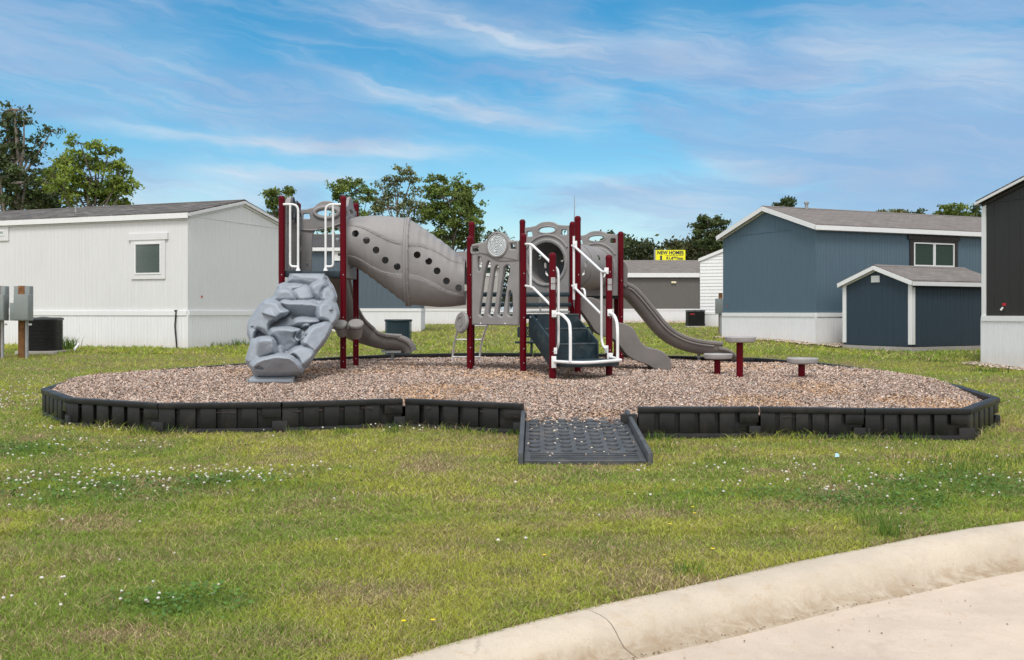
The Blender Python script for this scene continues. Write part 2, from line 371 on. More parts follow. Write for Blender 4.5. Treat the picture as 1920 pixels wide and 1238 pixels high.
W_BEIGE = painted_wood('pale_grey_siding', (.36,.35,.34), .05)
W_LAP = painted_wood('white_lap_siding', (.72,.73,.75), .03)
R_GREY = shingles('grey_brown_shingles', (.10,.094,.09), (.23,.215,.205), (.065,.06,.06))
R_TAN = shingles('tan_grey_shingles', (.225,.205,.195), (.19,.172,.163), (.145,.13,.124))
M_RIDGE = plastic('ridge_shingle', (.17,.155,.148), .95, .2, 12, .3, 60, .1)
R_DARK = shingles('dark_grey_shingles', (.075,.075,.08), (.095,.09,.09), (.06,.06,.062))
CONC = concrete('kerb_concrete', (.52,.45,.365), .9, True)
CONC2 = concrete('road_concrete', (.545,.455,.375), .6)
SKIDC = concrete('skid_concrete', (.40,.38,.36), .4)
DIRT = soil('lawn_soil', ((.15,.115,.06), (.12,.13,.035), (.20,.17,.08)), 2.5, 60)
MULCHB = soil('mulch_base', ((.24,.17,.14), (.17,.125,.105), (.07,.048,.038)), 5, 55)
GRASSM = attr_mat('grass_blades', .65, .35, .25)
MULCHM = attr_mat('wood_chips', .85, 0, .15)
LEAFM = attr_mat('tree_leaves', .55, .3, .3)
PETAL = attr_mat('flower_petals', .7, .3, .2)
BARK = plastic('tree_bark', (.14,.12,.10), .9, .4, 12, .8, 30, .1)
BARKP = plastic('pale_tree_bark', (.24,.21,.18), .9, .35, 12, .8, 30, .1)

# ------------------------------------------------------------------ kerb line (back edge) on the ground
def on_ground(x, y, f=gnd):
    Y = 5.0
    for _ in range(60): Y = .5*Y+.5*((EYE-float(f(Y)))*F/(y-HY))
    return Vector(((x-960)/F*Y, Y, float(f(Y))))
kb = [on_ground(x, y) for x, y in [(730,1238),(960,1175),(1100,1140),(1310,1095),(1460,1060),(1610,1030),(1760,1000),(1920,974)]]
d0 = (kb[0]-kb[1]).normalized(); d1 = (kb[-1]-kb[-2]).normalized()
ext0 = [kb[0]+d0*s+Vector((0,-.012*s*s,0)) for s in (12,9,6,4,2.5,1.2)]
ext1 = [kb[-1]+d1*s+Vector((0,.008*s*s,0)) for s in (1,2.5,4.5,7,10,14,20,30)]
kerb_line = smooth_path([Vector((p.x, p.y, 0)) for p in ext0+kb+ext1], 5)
KX = np.array([p.x for p in kerb_line]); KY = np.array([p.y for p in kerb_line])
def kerb_y(x): return np.interp(x, KX, KY)
def gz(x, y):
    """height of the lawn"""
    x = np.asarray(x, float); y = np.asarray(y, float)
    return gnd(y)+.012*(vnoise(x*.9, y*.9, 3)-.5)-.13*sstep(6.3, 8.6, x)*sstep(16.5, 20, y)*(1-sstep(25.6, 28.5, y))

# ------------------------------------------------------------------ playground outline (top edge of the border)
BT = lambda Y: gnd(Y)+.30
def bpt(x, y): return on_ground(x, y, BT)
front_l = [bpt(x, y) for x, y in [(978,758),(757,748),(528,755),(295,757),(122,746),(76,729)]]
back = [bpt(x, y) for x, y in [(123,714),(193,703),(290,693),(465,680.5),(600,671),(740,664),(900,661.5),(1100,662.5),(1260,667),(1420,671),(1530,679),(1660,695),(1800,722)]]
front_r = [bpt(x, y) for x, y in [(1876,746),(1820,767),(1622,766.5),(1425,763.5),(1196,764)]]
ring = front_l+back+front_r
RPX = np.array([p.x for p in ring]); RPY = np.array([p.y for p in ring])
def in_ring(x, y, grow=0.0):
    x = np.asarray(x, float); y = np.asarray(y, float); c = np.zeros(x.shape, bool); n = len(RPX)
    cx, cy = RPX.mean(), RPY.mean(); qx = cx+(RPX-cx)*(1+grow); qy = cy+(RPY-cy)*(1+grow); j = n-1
    for i in range(n):
        k = ((qy[i] > y) != (qy[j] > y)) & (x < (qx[j]-qx[i])*(y-qy[i])/(qy[j]-qy[i]+1e-12)+qx[i]); c ^= k; j = i
    return c
RAMP = dict(y0=8.28, y1=9.92, xl0=.10, xr0=1.12, xl1=.14, xr1=1.12, z0=.27, z1=.455)
def mulch_z(x, y):
    x = np.asarray(x, float); y = np.asarray(y, float)
    z = .50+.18*sstep(9.7, 12.9, y)
    for cx, cy, r, d in [(.9,12.9,.9,.05),(1.0,14.1,.8,.045),(2.5,14.8,.7,.04),(-2.9,12.3,.9,.03),(3.9,16.8,.8,.03),(2.9,13.5,.8,.02)]:
        z = z-d*np.exp(-((x-cx)**2+(y-cy)**2)/(2*r*r*.3))
    z = z+.03*(fbm(x*1.1, y*1.1, 5)-.5)
    r0 = RAMP['z0']+(y-RAMP['y0'])/(RAMP['y1']-RAMP['y0'])*(RAMP['z1']-RAMP['z0'])+.004
    k = (1-sstep(9.88, 10.6, y))*sstep(-.15, .12, x)*(1-sstep(1.05, 1.35, x)); return z*(1-k)+r0*k

# ------------------------------------------------------------------ ground sheets
def grid_sheet(name, xs, ys, zf, mat, label_kind='structure'):
    X, Y = np.meshgrid(xs, ys); Z = zf(X, Y); v = np.stack([X.ravel(), Y.ravel(), Z.ravel()], 1)
    nx, ny = len(xs), len(ys); i = np.arange(nx-1)[None, :]+np.arange(ny-1)[:, None]*nx; i = i.ravel()
    f = np.stack([i, i+1, i+nx+1, i+nx], 1); o = fastmesh(name, v, f, mat, smooth=True); o['kind'] = label_kind; return o
def lawn_z(X, Y):
    z = gz(X, Y); beyond = Y < kerb_y(X)+.03
    z = np.where(beyond, -.12, z-.004)
    return np.where(in_ring(X, Y, -.012), z-.02, z)
xs = np.concatenate([np.array([-900,-500,-250,-120,-70,-45]), np.arange(-30, 30.01, .12), np.array([45,70,120,250,500,900])])
ys = np.concatenate([np.array([-60,-30,-12,-6]), np.arange(-3, 12, .08), np.arange(12, 30, .3), np.array([32,36,42,50,60,80,120,200,350,700,1400])])
lawn = grid_sheet('lawn', xs, ys, lawn_z, DIRT); tag(lawn, 'patchy mown lawn sloping up from the kerb to the homes', 'lawn')
# mulch surface, clipped to the ring
def mulch_bed():
    xs = np.arange(-6.2, 6.8, .07); ys = np.arange(9.2, 20.2, .07); X, Y = np.meshgrid(xs, ys)
    cell = in_ring(X[:-1,:-1]+.035, Y[:-1,:-1]+.035, -.012) | ((X[:-1,:-1] > .10) & (X[:-1,:-1] < 1.06) & (Y[:-1,:-1] > RAMP['y1']-.16) & (Y[:-1,:-1] < 10.6))
    nx = len(xs); idx = np.arange(X.size).reshape(X.shape); a = idx[:-1,:-1][cell]
    f = np.stack([a, a+1, a+nx+1, a+nx], 1); v = np.stack([X.ravel(), Y.ravel(), mulch_z(X, Y).ravel()], 1)
    used = np.unique(f); remap = -np.ones(len(v), int); remap[used] = np.arange(len(used))
    o = fastmesh('mulch_bed', v[used], remap[f], MULCHB, smooth=True); o['kind'] = 'structure'
    tag(o, 'bed of bark mulch inside the black border', 'mulch bed')
mulch_bed()
def kerb_and_road():
    prof = [(-.035,-.25),(-.025,-.02),(.0,.0),(.05,.005),(.12,.003),(.17,-.005),(.205,-.020),(.235,-.046),(.265,-.080),(.295,-.108),(.345,-.123),(.37,-.128),(.42,-.142)]   # across, height from lawn edge
    base = kerb_line; L = [0]
    for a, b in zip(base, base[1:]): L.append(L[-1]+(b-a).length)
    # cut into slabs at joints so that each joint is a real gap
    dense = []; step = .1; tot = L[-1]; s = 0; j = 0
    while s < tot:
        while L[j+1] < s: j += 1
        u = (s-L[j])/(L[j+1]-L[j]); dense.append(base[j].lerp(base[j+1], u)); s += step
    jx = .33   # joint near the bottom edge of the picture
    ji = min(range(len(dense)), key=lambda i: abs(dense[i].x-jx)); cuts = sorted(set([0, len(dense)-1]+[i for i in range(ji % 46, len(dense), 46)]))
    root = None; mb = MB()
    def ring_at(i, sh=0):
        a = dense[max(i-1,0)]; b = dense[min(i+1,len(dense)-1)]; t = (b-a).normalized(); n = Vector((t.y,-t.x,0)); p = dense[i]+t*sh
        zb = float(gnd(p.y)); zb = min(zb, .17)
        return [Vector((p.x, p.y, 0))+n*x+Vector((0,0,zb+h*(zb/.13 if h > -.2 else 1))) for x, h in prof]
    m = len(prof)
    for c0, c1 in zip(cuts, cuts[1:]):
        rings = [ring_at(i, (.0028 if i == c0 else 0)-(.0028 if i == c1 else 0)) for i in range(c0, c1+1)]
        # rounded lip at joint
        vs = [v for g in rings for v in g]; fs = []
        for i in range(len(rings)-1):
            for k in range(m-1): fs.append((i*m+k, i*m+k+1, (i+1)*m+k+1, (i+1)*m+k))
        b = len(vs); 
        for g in (rings[0], rings[-1]):
            vs += [Vector((v.x, v.y, -.05)) for v in g]
        for k in range(m-1):
            fs.append((k, b+k, b+k+1, k+1)); q = (len(rings)-1)*m; fs.append((q+k+1, b+m+k+1, b+m+k, q+k))
        mb.add(vs, fs)
    o = mb.build('kerb', CONC, angle=50); at = o.data.attributes.new('dirt_shade', 'FLOAT', 'POINT'); kr = np.array([v.co[:] for v in o.data.vertices])
    fz = kr[:, 2]/.14; at.data.foreach_set('value', np.clip((1-sstep(.05, .62, fz))*(.35+.9*fbm(kr[:, 0]*1.4, kr[:, 1]*1.4, 6)), 0, 1).astype(np.float32)); tag(o, 'rolled pale concrete kerb with one joint curving along the road', 'kerb', kind='structure')  # darker downwards: painted shade of the roll mixed with blotchy stains
    # road slab
    v = []; f = []
    for i, p in enumerate(dense):
        a = dense[max(i-1,0)]; b = dense[min(i+1,len(dense)-1)]; t = (b-a).normalized(); n = Vector((t.y,-t.x,0)); q = p+n*(.352+.012*(float(fbm(p.x*3, p.y*3, 5))-.5))
        v += [(q.x, q.y, -.0045), (q.x+n.x*.5, q.y+n.y*.5, -.001), (q.x, -40.0, 0.0)]
    for i in range(len(dense)-1):
        f += [(3*i, 3*i+1, 3*i+4, 3*i+3), (3*i+1, 3*i+2, 3*i+5, 3*i+4)]
    f = [q[::-1] for q in f]
    me = bpy.data.meshes.new('road'); me.from_pydata(v, [], f); me.update(); o = link_mesh('road', me, CONC2); tag(o, 'pale concrete road surface beside the kerb', 'road', kind='structure')
kerb_and_road()
# ------------------------------------------------------------------ the playground border and ramp
def timber(a, b, parent, lowtab=True):
    """one interlocking border piece from a to b (top-edge points)"""
    a = Vector(a); b = Vector(b); L = (Vector((b.x-a.x, b.y-a.y, 0))).length
    x = Vector((b.x-a.x, b.y-a.y, 0)).normalized(); cen = Vector((RPX.mean(), RPY.mean(), 0)); y = Vector((-x.y, x.x, 0))
    if y.dot(cen-a) < 0: y = -y                       # y points into the bed
    H = .30; sl = (b.z-a.z)/L; g = .008; mb = MB()
    def Q(u, v, w): return a+x*u+y*v+Vector((0, 0, sl*u+w-H+.0))
    def bx(u0, v0, w0, u1, v1, w1):
        vs = [Q(u, v, w) for w in (w0, w1) for u, v in ((u0,v0),(u1,v0),(u1,v1),(u0,v1))]
        mb.add(vs, [(0,3,2,1),(4,5,6,7),(0,1,5,4),(1,2,6,5),(2,3,7,6),(3,0,4,7)])
    sw = .012
    bx(g, .0, .245, L-g, .095, .300)                   # top rail
    bx(g, .055, .0, L-g, .088, .2455)                  # web at the back
    bx(g+.01, .006, -.10, L-.09, .0555, .045)          # foot
    n = 5; x0, x1 = .09, L-.12; p = (x1-x0)/n
    for i in range(n+1):
        c = x0+i*p; w = p*.38
        lo = max(g, c-w if i else g); hi = min(L-g, c+w if i < n else L-g-.0)
        bx(lo, .014+.002*(i % 2), .0445 if i < n else .145, hi, .056, .2455)
    bx(L-.10, .017, -.10, L+.055, .05, .115)           # lower tab that runs under the neighbour
    o = mb.build('border_timber', M_BLACKP, parent, bevel=.006, angle=30)
    return o
def border():
    root = empty('playground_border', (RPX.mean(), RPY.mean(), .4)); tag(root, 'black plastic border of interlocking slotted timbers round the mulch', 'border')
    root.location = (0,0,0)
    for seq in (front_l, [front_l[-1]]+back+front_r[:1], front_r):
        for a, b in zip(seq, seq[1:]):
            d = (b-a).length; n = max(1, round(d/1.22))
            for i in range(n):
                p, q = a.lerp(b, i/n), a.lerp(b, (i+1)/n)
                if seq is front_r: timber(q, p, root)
                elif seq is front_l: timber(q, p, root)
                else: timber(p, q, root)
    # short low pieces that return to the ramp
    mb = MB(); e = front_r[-1]; mb.box(e.x-.16, e.y+.01, .2, e.x-.005, e.y+.09, e.z-.07); mb.build('border_end', M_BLACKP, root, bevel=.006)
    e = front_l[0]; mb = MB(); mb.box(e.x+.005, e.y+.02, .2, e.x+.05, e.y+.09, e.z-.09); mb.build('border_end', M_BLACKP, root, bevel=.006)
border()
def ramp():
    root = empty('access_ramp'); tag(root, 'black plastic access ramp with raised oval treads leading up to the mulch', 'ramp')
    A, B = Vector((RAMP['xl0'], RAMP['y0'], RAMP['z0'])), Vector((RAMP['xr0'], RAMP['y0'], RAMP['z0']))
    C, D = Vector((RAMP['xr1'], RAMP['y1'], RAMP['z1'])), Vector((RAMP['xl1'], RAMP['y1'], RAMP['z1']))
    def S(u, v, h=0): return A.lerp(B, u).lerp(D.lerp(C, u), v)+Vector((0, -.1*h, h))
    mb = MB(); v0 = .0
    mb.add([S(0,0), S(1,0), S(1,1), S(0,1), S(0,0)-Vector((0,-.02,.12)), S(1,0)-Vector((0,-.02,.12)), S(1,1)-Vector((0,0,.3)), S(0,1)-Vector((0,0,.3))],
           [(0,1,2,3),(4,7,6,5),(0,4,5,1),(1,5,6,2),(2,6,7,3),(3,7,4,0)])
    for k in range(4):
        v = .03+k*.035; mb.add([S(.05,v,.001), S(.95,v,.001), S(.95,v+.014,.001), S(.05,v+.014,.001), S(.05,v,.009), S(.95,v,.009), S(.95,v+.014,.009), S(.05,v+.014,.009)],
                               [(4,5,6,7),(0,1,5,4),(2,3,7,6),(1,2,6,5),(3,0,4,7)])
    deck = mb.build('ramp_surface', M_RAMP, root, bevel=.003)
    mb = MB()
    for c in range(7):
        for r in range(9):
            u = .085+c*.138; v = .2+r*.088+(.04 if c % 2 else 0)
            if v > .97: continue
            n = 14; vs = []
            for rr, h in ((.050, .0), (.047, .014), (.038, .018)):
                for k in range(n): a = 2*math.pi*k/n; vs.append(S(u+rr*math.cos(a), v+rr*.52*math.sin(a), h))
            fs = [(i*n+k, i*n+(k+1)%n, (i+1)*n+(k+1)%n, (i+1)*n+k) for i in range(2) for k in range(n)]+[tuple(range(2*n, 3*n))]
            mb.add(vs, fs)
    mb.build('tread_studs', M_RAMP, root, angle=25)
    for u, sg in ((0, -1), (1, 1)):
        mb = MB(); pts = [S(u,-.015,.0)+Vector((sg*.028,0,.0)), S(u,1.03,0)+Vector((sg*.028,0,.0))]
        a, b = pts; w = .022
        mb.add([a+Vector((-w,0,-.1)), a+Vector((w,0,-.1)), b+Vector((w,0,-.2)), b+Vector((-w,0,-.2)), a+Vector((-w,0,.075)), a+Vector((w,0,.075)), b+Vector((w,0,.075)), b+Vector((-w,0,.075))],
               [(0,3,2,1),(4,5,6,7),(0,1,5,4),(1,2,6,5),(2,3,7,6),(3,0,4,7)])
        r_ = mb.build('side_rail', M_RAMP, root, bevel=.012)
ramp()

# ------------------------------------------------------------------ the play structure
PS = empty('play_structure', (0, 0, 0)); tag(PS, 'taupe and dark red play structure with tunnels, slides, stairs and a rock climber', 'playground structure')
A_ = Vector((-3.33,14.40,0)); B_ = Vector((-2.442,14.40,0)); C_ = Vector((-2.40,15.30,0)); D_ = Vector((-3.29,15.30,0))
E_ = Vector((-.609,14.40,0)); G_ = Vector((.157,13.93,0)); J_ = Vector((.950,14.40,0)); L_ = Vector((.930,15.28,0)); H_ = Vector((.165,15.72,0)); F_ = Vector((-.618,15.28,0))
I_ = Vector((.528,12.96,0)); K_ = Vector((1.307,13.41,0)); M_ = Vector((1.84,16.84,0)); N_ = Vector((1.86,17.74,0)); O_ = Vector((1.06,17.30,0)); Q_ = Vector((1.07,18.2,0))
DT, D1, D2 = 2.11, 1.485, 1.82             # deck heights: tower, low hexagon, far deck
PR = .0450
def post(p, top, zlab=None):
    mb = MB(); b = float(mulch_z(p.x, p.y))-.15
    mb.tube([(p.x, p.y, b), (p.x, p.y, top-.055)], PR, 20, cap=False); o = mb.build('post', M_RED, PS)
    c = MB(); c.lathe([(PR+.003, 0), (PR+.003, .028), (PR*.97, .042), (PR*.8, .055), (PR*.45, .064), (.002, .067)], (p.x, p.y, top-.067), 20); c.build('cap', M_RED, o)
    for z in (DT-.06, D1-.05, 1.0, .8):
        if z < top-.2:
            m2 = MB()
            m2.lathe([(.008, 0), (.008, .004), (.003, .007)], (p.x+.01, p.y-PR-.0005, z), 8, axis=(0, -1, 0)); m2.build('bolt', M_METAL, o)
    return o
pA = post(A_, 3.20); pB = post(B_, 3.20); pC = post(C_, 3.195); pD = post(D_, 3.195)
for p in (E_, G_): post(p, 2.614)
for p in (F_, J_, L_): post(p, 2.905)
post(H_, 2.98); pI = post(I_, 2.288); pK = post(K_, 2.286); post(M_, 2.88); post(N_, 2.88); post(O_, 2.88); post(Q_, 2.88)
# age and warning stickers on the posts
for p, pp in ((I_, pI), (K_, pK)):
    for z0, z1 in ((2.02-.135, 2.02-.06), (2.02-.215, 2.02-.145)):
        mb = MB(); n = 6; vs = []
        for k in range(n+1):
            a = R(-118+k*75/n); r = PR+.0015; vs += [(p.x+r*math.cos(a), p.y+r*math.sin(a), z0), (p.x+r*math.cos(a), p.y+r*math.sin(a), z1)]
        mb.add(vs, [(2*k, 2*k+2, 2*k+3, 2*k+1) for k in range(n)]); st = mb.build('warning_sticker', M_STICK, pp)
        mb = MB()
        for q in range(4):
            zz = z0+.012+q*.016; vs = []
            for k in range(n+1):
                a = R(-112+k*60/n); r = PR+.003; vs += [(p.x+r*math.cos(a), p.y+r*math.sin(a), zz), (p.x+r*math.cos(a), p.y+r*math.sin(a), zz+.005)]
            mb.add(vs, [(2*k, 2*k+2, 2*k+3, 2*k+1) for k in range(n)])
        mb.build('sticker_print', M_DARKLINE, st)
for (z0, z1, m) in ((2.62, 2.78, M_STICK), (2.3, 2.62, M_STY), (2.0, 2.3, M_STG)):
    mb = MB(); vs = []
    for k in range(5):
        a = R(-205+k*9); r = PR+.0015; vs += [(A_.x+r*math.cos(a), A_.y+r*math.sin(a), z0), (A_.x+r*math.cos(a), A_.y+r*math.sin(a), z1)]
    mb.add(vs, [(2*k, 2*k+2, 2*k+3, 2*k+1) for k in range(4)]); mb.build('height_sticker', m, pA)
# decks
def deck(poly, z, t=.07, inset=.0, name='deck'):
    mb = MB(); n = len(poly); c = sum((Vector(p) for p in poly), Vector())/n
    q = [Vector(p)+(c-Vector(p)).normalized()*inset for p in poly]
    mb.add([(p.x, p.y, z) for p in q]+[(p.x, p.y, z-t) for p in q], [tuple(range(n)), tuple(range(2*n-1, n-1, -1))]+[((i+1) % n, i, n+i, n+(i+1) % n) for i in range(n)])
    return mb.build(name, M_TEAL, PS, bevel=.008)
deck([A_, B_, C_, D_], DT, .09, .03)
deck([E_, G_, J_, L_, F_], D1, .07, .04)
deck([F_, L_, H_], D2, .07, .03)
deck([O_, M_, N_, Q_], D2, .07, .03)
mb = MB(); mb.beam((F_.x+.05, F_.y-.12, 1.625), (L_.x-.03, L_.y-.12, 1.625), .16, .06); mb.build('inner_step', M_TEAL, PS, bevel=.008)

# panels: every topper has the same arched outline with an oval and two corner windows
def topper(w, z0, z1, low, name='panel', openings=(), origin=None, udir=None, oval=True, bump=.10, extra=None):
    """outline from (0,z..) to (w,z..): side height z1, arch rising to z1+bump"""
    s = w/.84
    b_ = bump; top = [(0, z1), (.10*w, z1+.004), (.18*w, z1+b_*.14), (.26*w, z1+b_*.3), (.32*w, z1+b_*.66), (.40*w, z1+b_*.93), (.5*w, z1+b_), (.60*w, z1+b_*.93), (.68*w, z1+b_*.66), (.74*w, z1+b_*.3), (.82*w, z1+b_*.14), (.90*w, z1+.004), (w, z1)]
    top = [(p.x, p.y) for p in smooth_path([(a, b, 0) for a, b in top], 4)]
    loops = [top[::-1]+[(0, low), (w, low)]]
    if oval: loops.append(circle2(w/2, z1-.055, .185*w, .043))
    loops.append(round_loop([(.035, z1-.145), (.155*s, z1-.145), (.135*s, z1-.065), (.035, z1-.07)], .02))
    loops.append(round_loop([(w-.035, z1-.145), (w-.155*s, z1-.145), (w-.135*s, z1-.065), (w-.035, z1-.07)], .02))
    loops += list(openings)
    return plate(name, loops, .05, .012, origin, udir, M_TAUPE, PS)
def between(p, q, inset=.05, off=.0):
    d = (q-p).normalized(); n = Vector((d.y, -d.x, 0)); return p+d*inset+n*off, d, (q-p).length-2*inset
# tower back panel (C-D): archway down to the deck where the bent slide leaves
o, d, w = between(D_, C_); s = w/.84
arch = [(.17,DT+.0),(.18,DT+.30),(.19,DT+.55),(.24,DT+.66),(.38,DT+.70),(.55,DT+.70),(.64,DT+.62),(.66,DT+.3),(.67,DT+.0)]
arch = [(p.x*s, p.y) for p in smooth_path([(a, b, 0) for a, b in arch], 3)]
p = topper(w, 0, 3.09, DT-.1, origin=o, udir=d, openings=[arch[::-1]], bump=.13); p.name = 'archway_panel'
# rolled rim round the oval and a moulded fold across the archway panel
def oval_rim(o, d, w, z, s, parent, r=.02, rx=.155, ry=.055):
    mb = MB(); pts = [o+d*(w/2+rx*s*math.cos(a))+Vector((0,-.022,z+ry*math.sin(a))) for a in [2*math.pi*k/32 for k in range(33)]]
    mb.tube(pts, r, 10, cap=False); mb.build('oval_rim', M_TAUPE, parent)
oval_rim(o, d, w, 3.04, s, p, .034, .195, .082)
mb = MB(); mb.tube(smooth_path([o+d*(.0)+Vector((0,-.03,2.78)), o+d*.2+Vector((0,-.035,2.77)), o+d*.42+Vector((0,-.035,2.81)), o+d*.62+Vector((0,-.035,2.87)), o+d*w+Vector((0,-.03,2.9))], 6), .014, 8); mb.build('moulded_fold', M_TAUPE, p)
mb = MB(); mb.lathe([(.014,0),(.014,.01),(.004,.02)], o+d*.1+Vector((0,-.03,2.26)), 10, axis=(0,-1,0)); mb.build('bolt', M_METAL, p)

def slats(w, z0, z1):
    """slot openings between the leaning bars, traced in fractions of the panel width and height"""
    X = lambda a: a*w; Z = lambda b: z0+(z1-z0)*b
    S = [[(.13,.805),(.215,.795),(.205,.66),(.17,.645),(.135,.66)],
         [(.345,.755),(.405,.715),(.345,.45),(.262,.135),(.22,.105),(.165,.125),(.165,.17),(.215,.40),(.265,.6)],
         [(.505,.69),(.58,.685),(.545,.45),(.468,.135),(.425,.105),(.37,.125),(.37,.17),(.42,.40),(.46,.58)],
         [(.70,.69),(.81,.69),(.76,.50),(.662,.135),(.62,.105),(.565,.125),(.565,.17),(.62,.42),(.66,.58)],
         [(.775,.35),(.80,.40),(.835,.40),(.86,.35),(.87,.14),(.82,.105),(.765,.13),(.765,.2)]]
    return [[(p.x, p.y) for p in smooth_path([(X(a), Z(b), 0) for a, b in s], 3, True)] for s in S]
def slat_panel(p0, p1, z0, z1, disc=True, off=0.0):
    o, d, w = between(p0, p1, .05, off); nrm = Vector((d.y, -d.x, 0))
    s = w/.80; H = z1-z0
    top = [(0, z1-.04), (.30*w, z1-.0), (.39*w, z1+.045), (.47*w, z1+.105), (.56*w, z1+.12), (.66*w, z1+.10), (.73*w, z1+.045), (.80*w, z1-.0), (w, z1-.015)]
    top = [(q.x, q.y) for q in smooth_path([(a, b, 0) for a, b in top], 4)]
    loops = [top[::-1]+[(0, z0), (w, z0)]]+slats(w, z0, z1)
    loops.append(round_loop([(.02*w, z1-.10-.06), (.15*w, z1-.10-.06), (.15*w, z1-.09), (.02*w, z1-.10)], .012))
    loops.append(round_loop([(.83*w, z1-.04-.085), (.96*w, z1-.04-.085), (.96*w, z1-.045), (.83*w, z1-.055)], .012))
    o1 = plate('slatted_panel', loops, .075, .019, o, d, M_TAUPE, PS)
    # thicker upper band standing proud of the bars
    band = [(0,z1-.035),(.30*w,z1),(.47*w,z1+.085),(.56*w,z1+.095),(.66*w,z1+.08),(.80*w,z1),(w,z1-.01),(w,z1-.475*H/1.02),(.78*w,z1-.47*H),(.52*w,z1-.455*H),(.38*w,z1-.36*H),(.22*w,z1-.30*H),(0,z1-.27*H)]
    band = [(0,z1-.04)]+[(q.x,q.y) for q in smooth_path([(a,b,0) for a,b in [(.02*w,z1-.035),(.30*w,z1+.005),(.42*w,z1+.085),(.56*w,z1+.122),(.70*w,z1+.085),(.80*w,z1+.0),(.98*w,z1-.012)]],4)]+[(w,z1-.02),(w,z1-.30)]+\
           [(q.x,q.y) for q in smooth_path([(a,b,0) for a,b in [(.98*w,z1-.305),(.78*w,z1-.31),(.55*w,z1-.30),(.42*w,z1-.25),(.26*w,z1-.195),(.02*w,z1-.165)]],4)]+[(0,z1-.16)]
    lp = [band[::-1], round_loop([(.02*w, z1-.10-.05), (.15*w, z1-.10-.05), (.15*w, z1-.075), (.02*w, z1-.085)], .012), round_loop([(.83*w, z1-.04-.085), (.96*w, z1-.04-.085), (.96*w, z1-.045), (.83*w, z1-.055)], .012)]
    b1 = plate('upper_band', lp, .095, .025, o, d, M_TAUPE, o1)
    for q in (.2, .72):
        m2 = MB(); m2.lathe([(.011,0),(.011,.008),(.003,.013)], o+d*(q*w)+nrm*.031+Vector((0,0,z0+.025)), 10, axis=nrm); m2.build('bolt', M_WHITE, o1)
    lp = round_loop([(.33*w, z0+.045), (.60*w, z0+.045), (.60*w, z0+.095), (.33*w, z0+.095)], .01)
    lp2 = round_loop([(.345*w, z0+.055), (.585*w, z0+.055), (.585*w, z0+.085), (.345*w, z0+.085)], .006)
    plate('name_plate', [lp, lp2[::-1]], .068, .002, o, d, M_TAUPE, o1)
    if disc:
        c = o+d*(.56*w)+Vector((0,0,z1-.06)); r = .155
        m2 = MB(); m2.lathe([(r+.028,-.0),(r+.034,.045),(r+.026,.062),(r+.008,.066),(r,.058),(r,.04)], c, 40, axis=nrm, cap=False); m2.build('disc_rim', M_TAUPE, o1)
        m2 = MB(); m2.lathe([(.001,.052),(r+.001,.052)], c, 40, axis=nrm, cap=False); dd = m2.build('maze_disc', M_DISC, o1)
        m2 = MB(); u = d; v = Vector((0,0,1))
        for k, rr in enumerate((.135, .112, .09, .068, .046, .024)):
            g0 = k*1.9+.4
            arc = [c+nrm*.053+u*(rr*math.cos(g0+t))+v*(rr*math.sin(g0+t)) for t in np.linspace(.22, 2*math.pi-.1, 40)]
            m2.tube(arc, .0034, 5)
            a = g0+2.3; m2.tube([c+nrm*.053+u*(rr*math.cos(a))+v*(rr*math.sin(a)), c+nrm*.053+u*((rr-.02)*math.cos(a))+v*((rr-.02)*math.sin(a))], .0024, 5)
        m2.tube([c+nrm*.053+v*.142, c+nrm*.053+v*.155], .005, 6); m2.build('maze_lines', M_DARKLINE, dd)
        m2 = MB(); m2.lathe([(.007,0),(.005,.004)], c+nrm*.053, 8, axis=nrm); m2.build('maze_centre', M_METAL, dd)
    return o1
slat_panel(E_, G_, 1.325, 2.525)
slat_panel(D_, A_, 2.03, 3.1, disc=False, off=-.02)     # side of the tower, seen edge-on
def ring_window(parent, c, n, r):
    m2 = MB(); m2.lathe([(r-.028,-.0),(r-.028,.035),(r-.012,.045),(r+.012,.045),(r+.028,.03),(r+.03,0)], c, 40, axis=n, cap=False); m2.build('ring', M_TAUPE, parent)
# dark ring play piece standing on the tower's left side
for dy, zz in ((.15, 3.03), (.42, 3.0)):
    mb = MB(); c = Vector((A_.x+.13, A_.y+dy, zz)); mb.tube([c+Vector((.0, .095*math.cos(a), .155*math.sin(a))) for a in [2*math.pi*k/24 for k in range(25)]], .018, 8, cap=False); mb.build('bubble_ring', M_RAMP, PS)
# handholds beside the rock climber
def tube_part(name, paths, r, mat, parent=PS, n=12):
    mb = MB()
    for p in paths: mb.tube(p, r, n)
    return mb.build(name, mat, parent, angle=50)
y = 14.36
def px3(x, y_, Y): v = P(x, y_, Y); return v
for pts, foot in (([(531,383.5),(559,383.5),(559,499)], [(544,384),(544,486),(544,500),(558,500)]), ([(639,383.5),(610.5,383.5),(610.5,499)], [(624.5,384),(624.5,486),(624.5,500),(611.5,500)])):
    h = tube_part('grab_rail', [round_path([px3(a, b, y) for a, b in pts], .12, 7), round_path([px3(a, b, y) for a, b in foot], .12, 7)], .0165, M_WHITE)
    c = px3(pts[-1][0], 508, y); mb = MB(); mb.lathe([(.035,-.0),(.032,.012),(.017,.05),(.0165,.08)], c, 14); mb.build('foot_flange', M_WHITE, h)

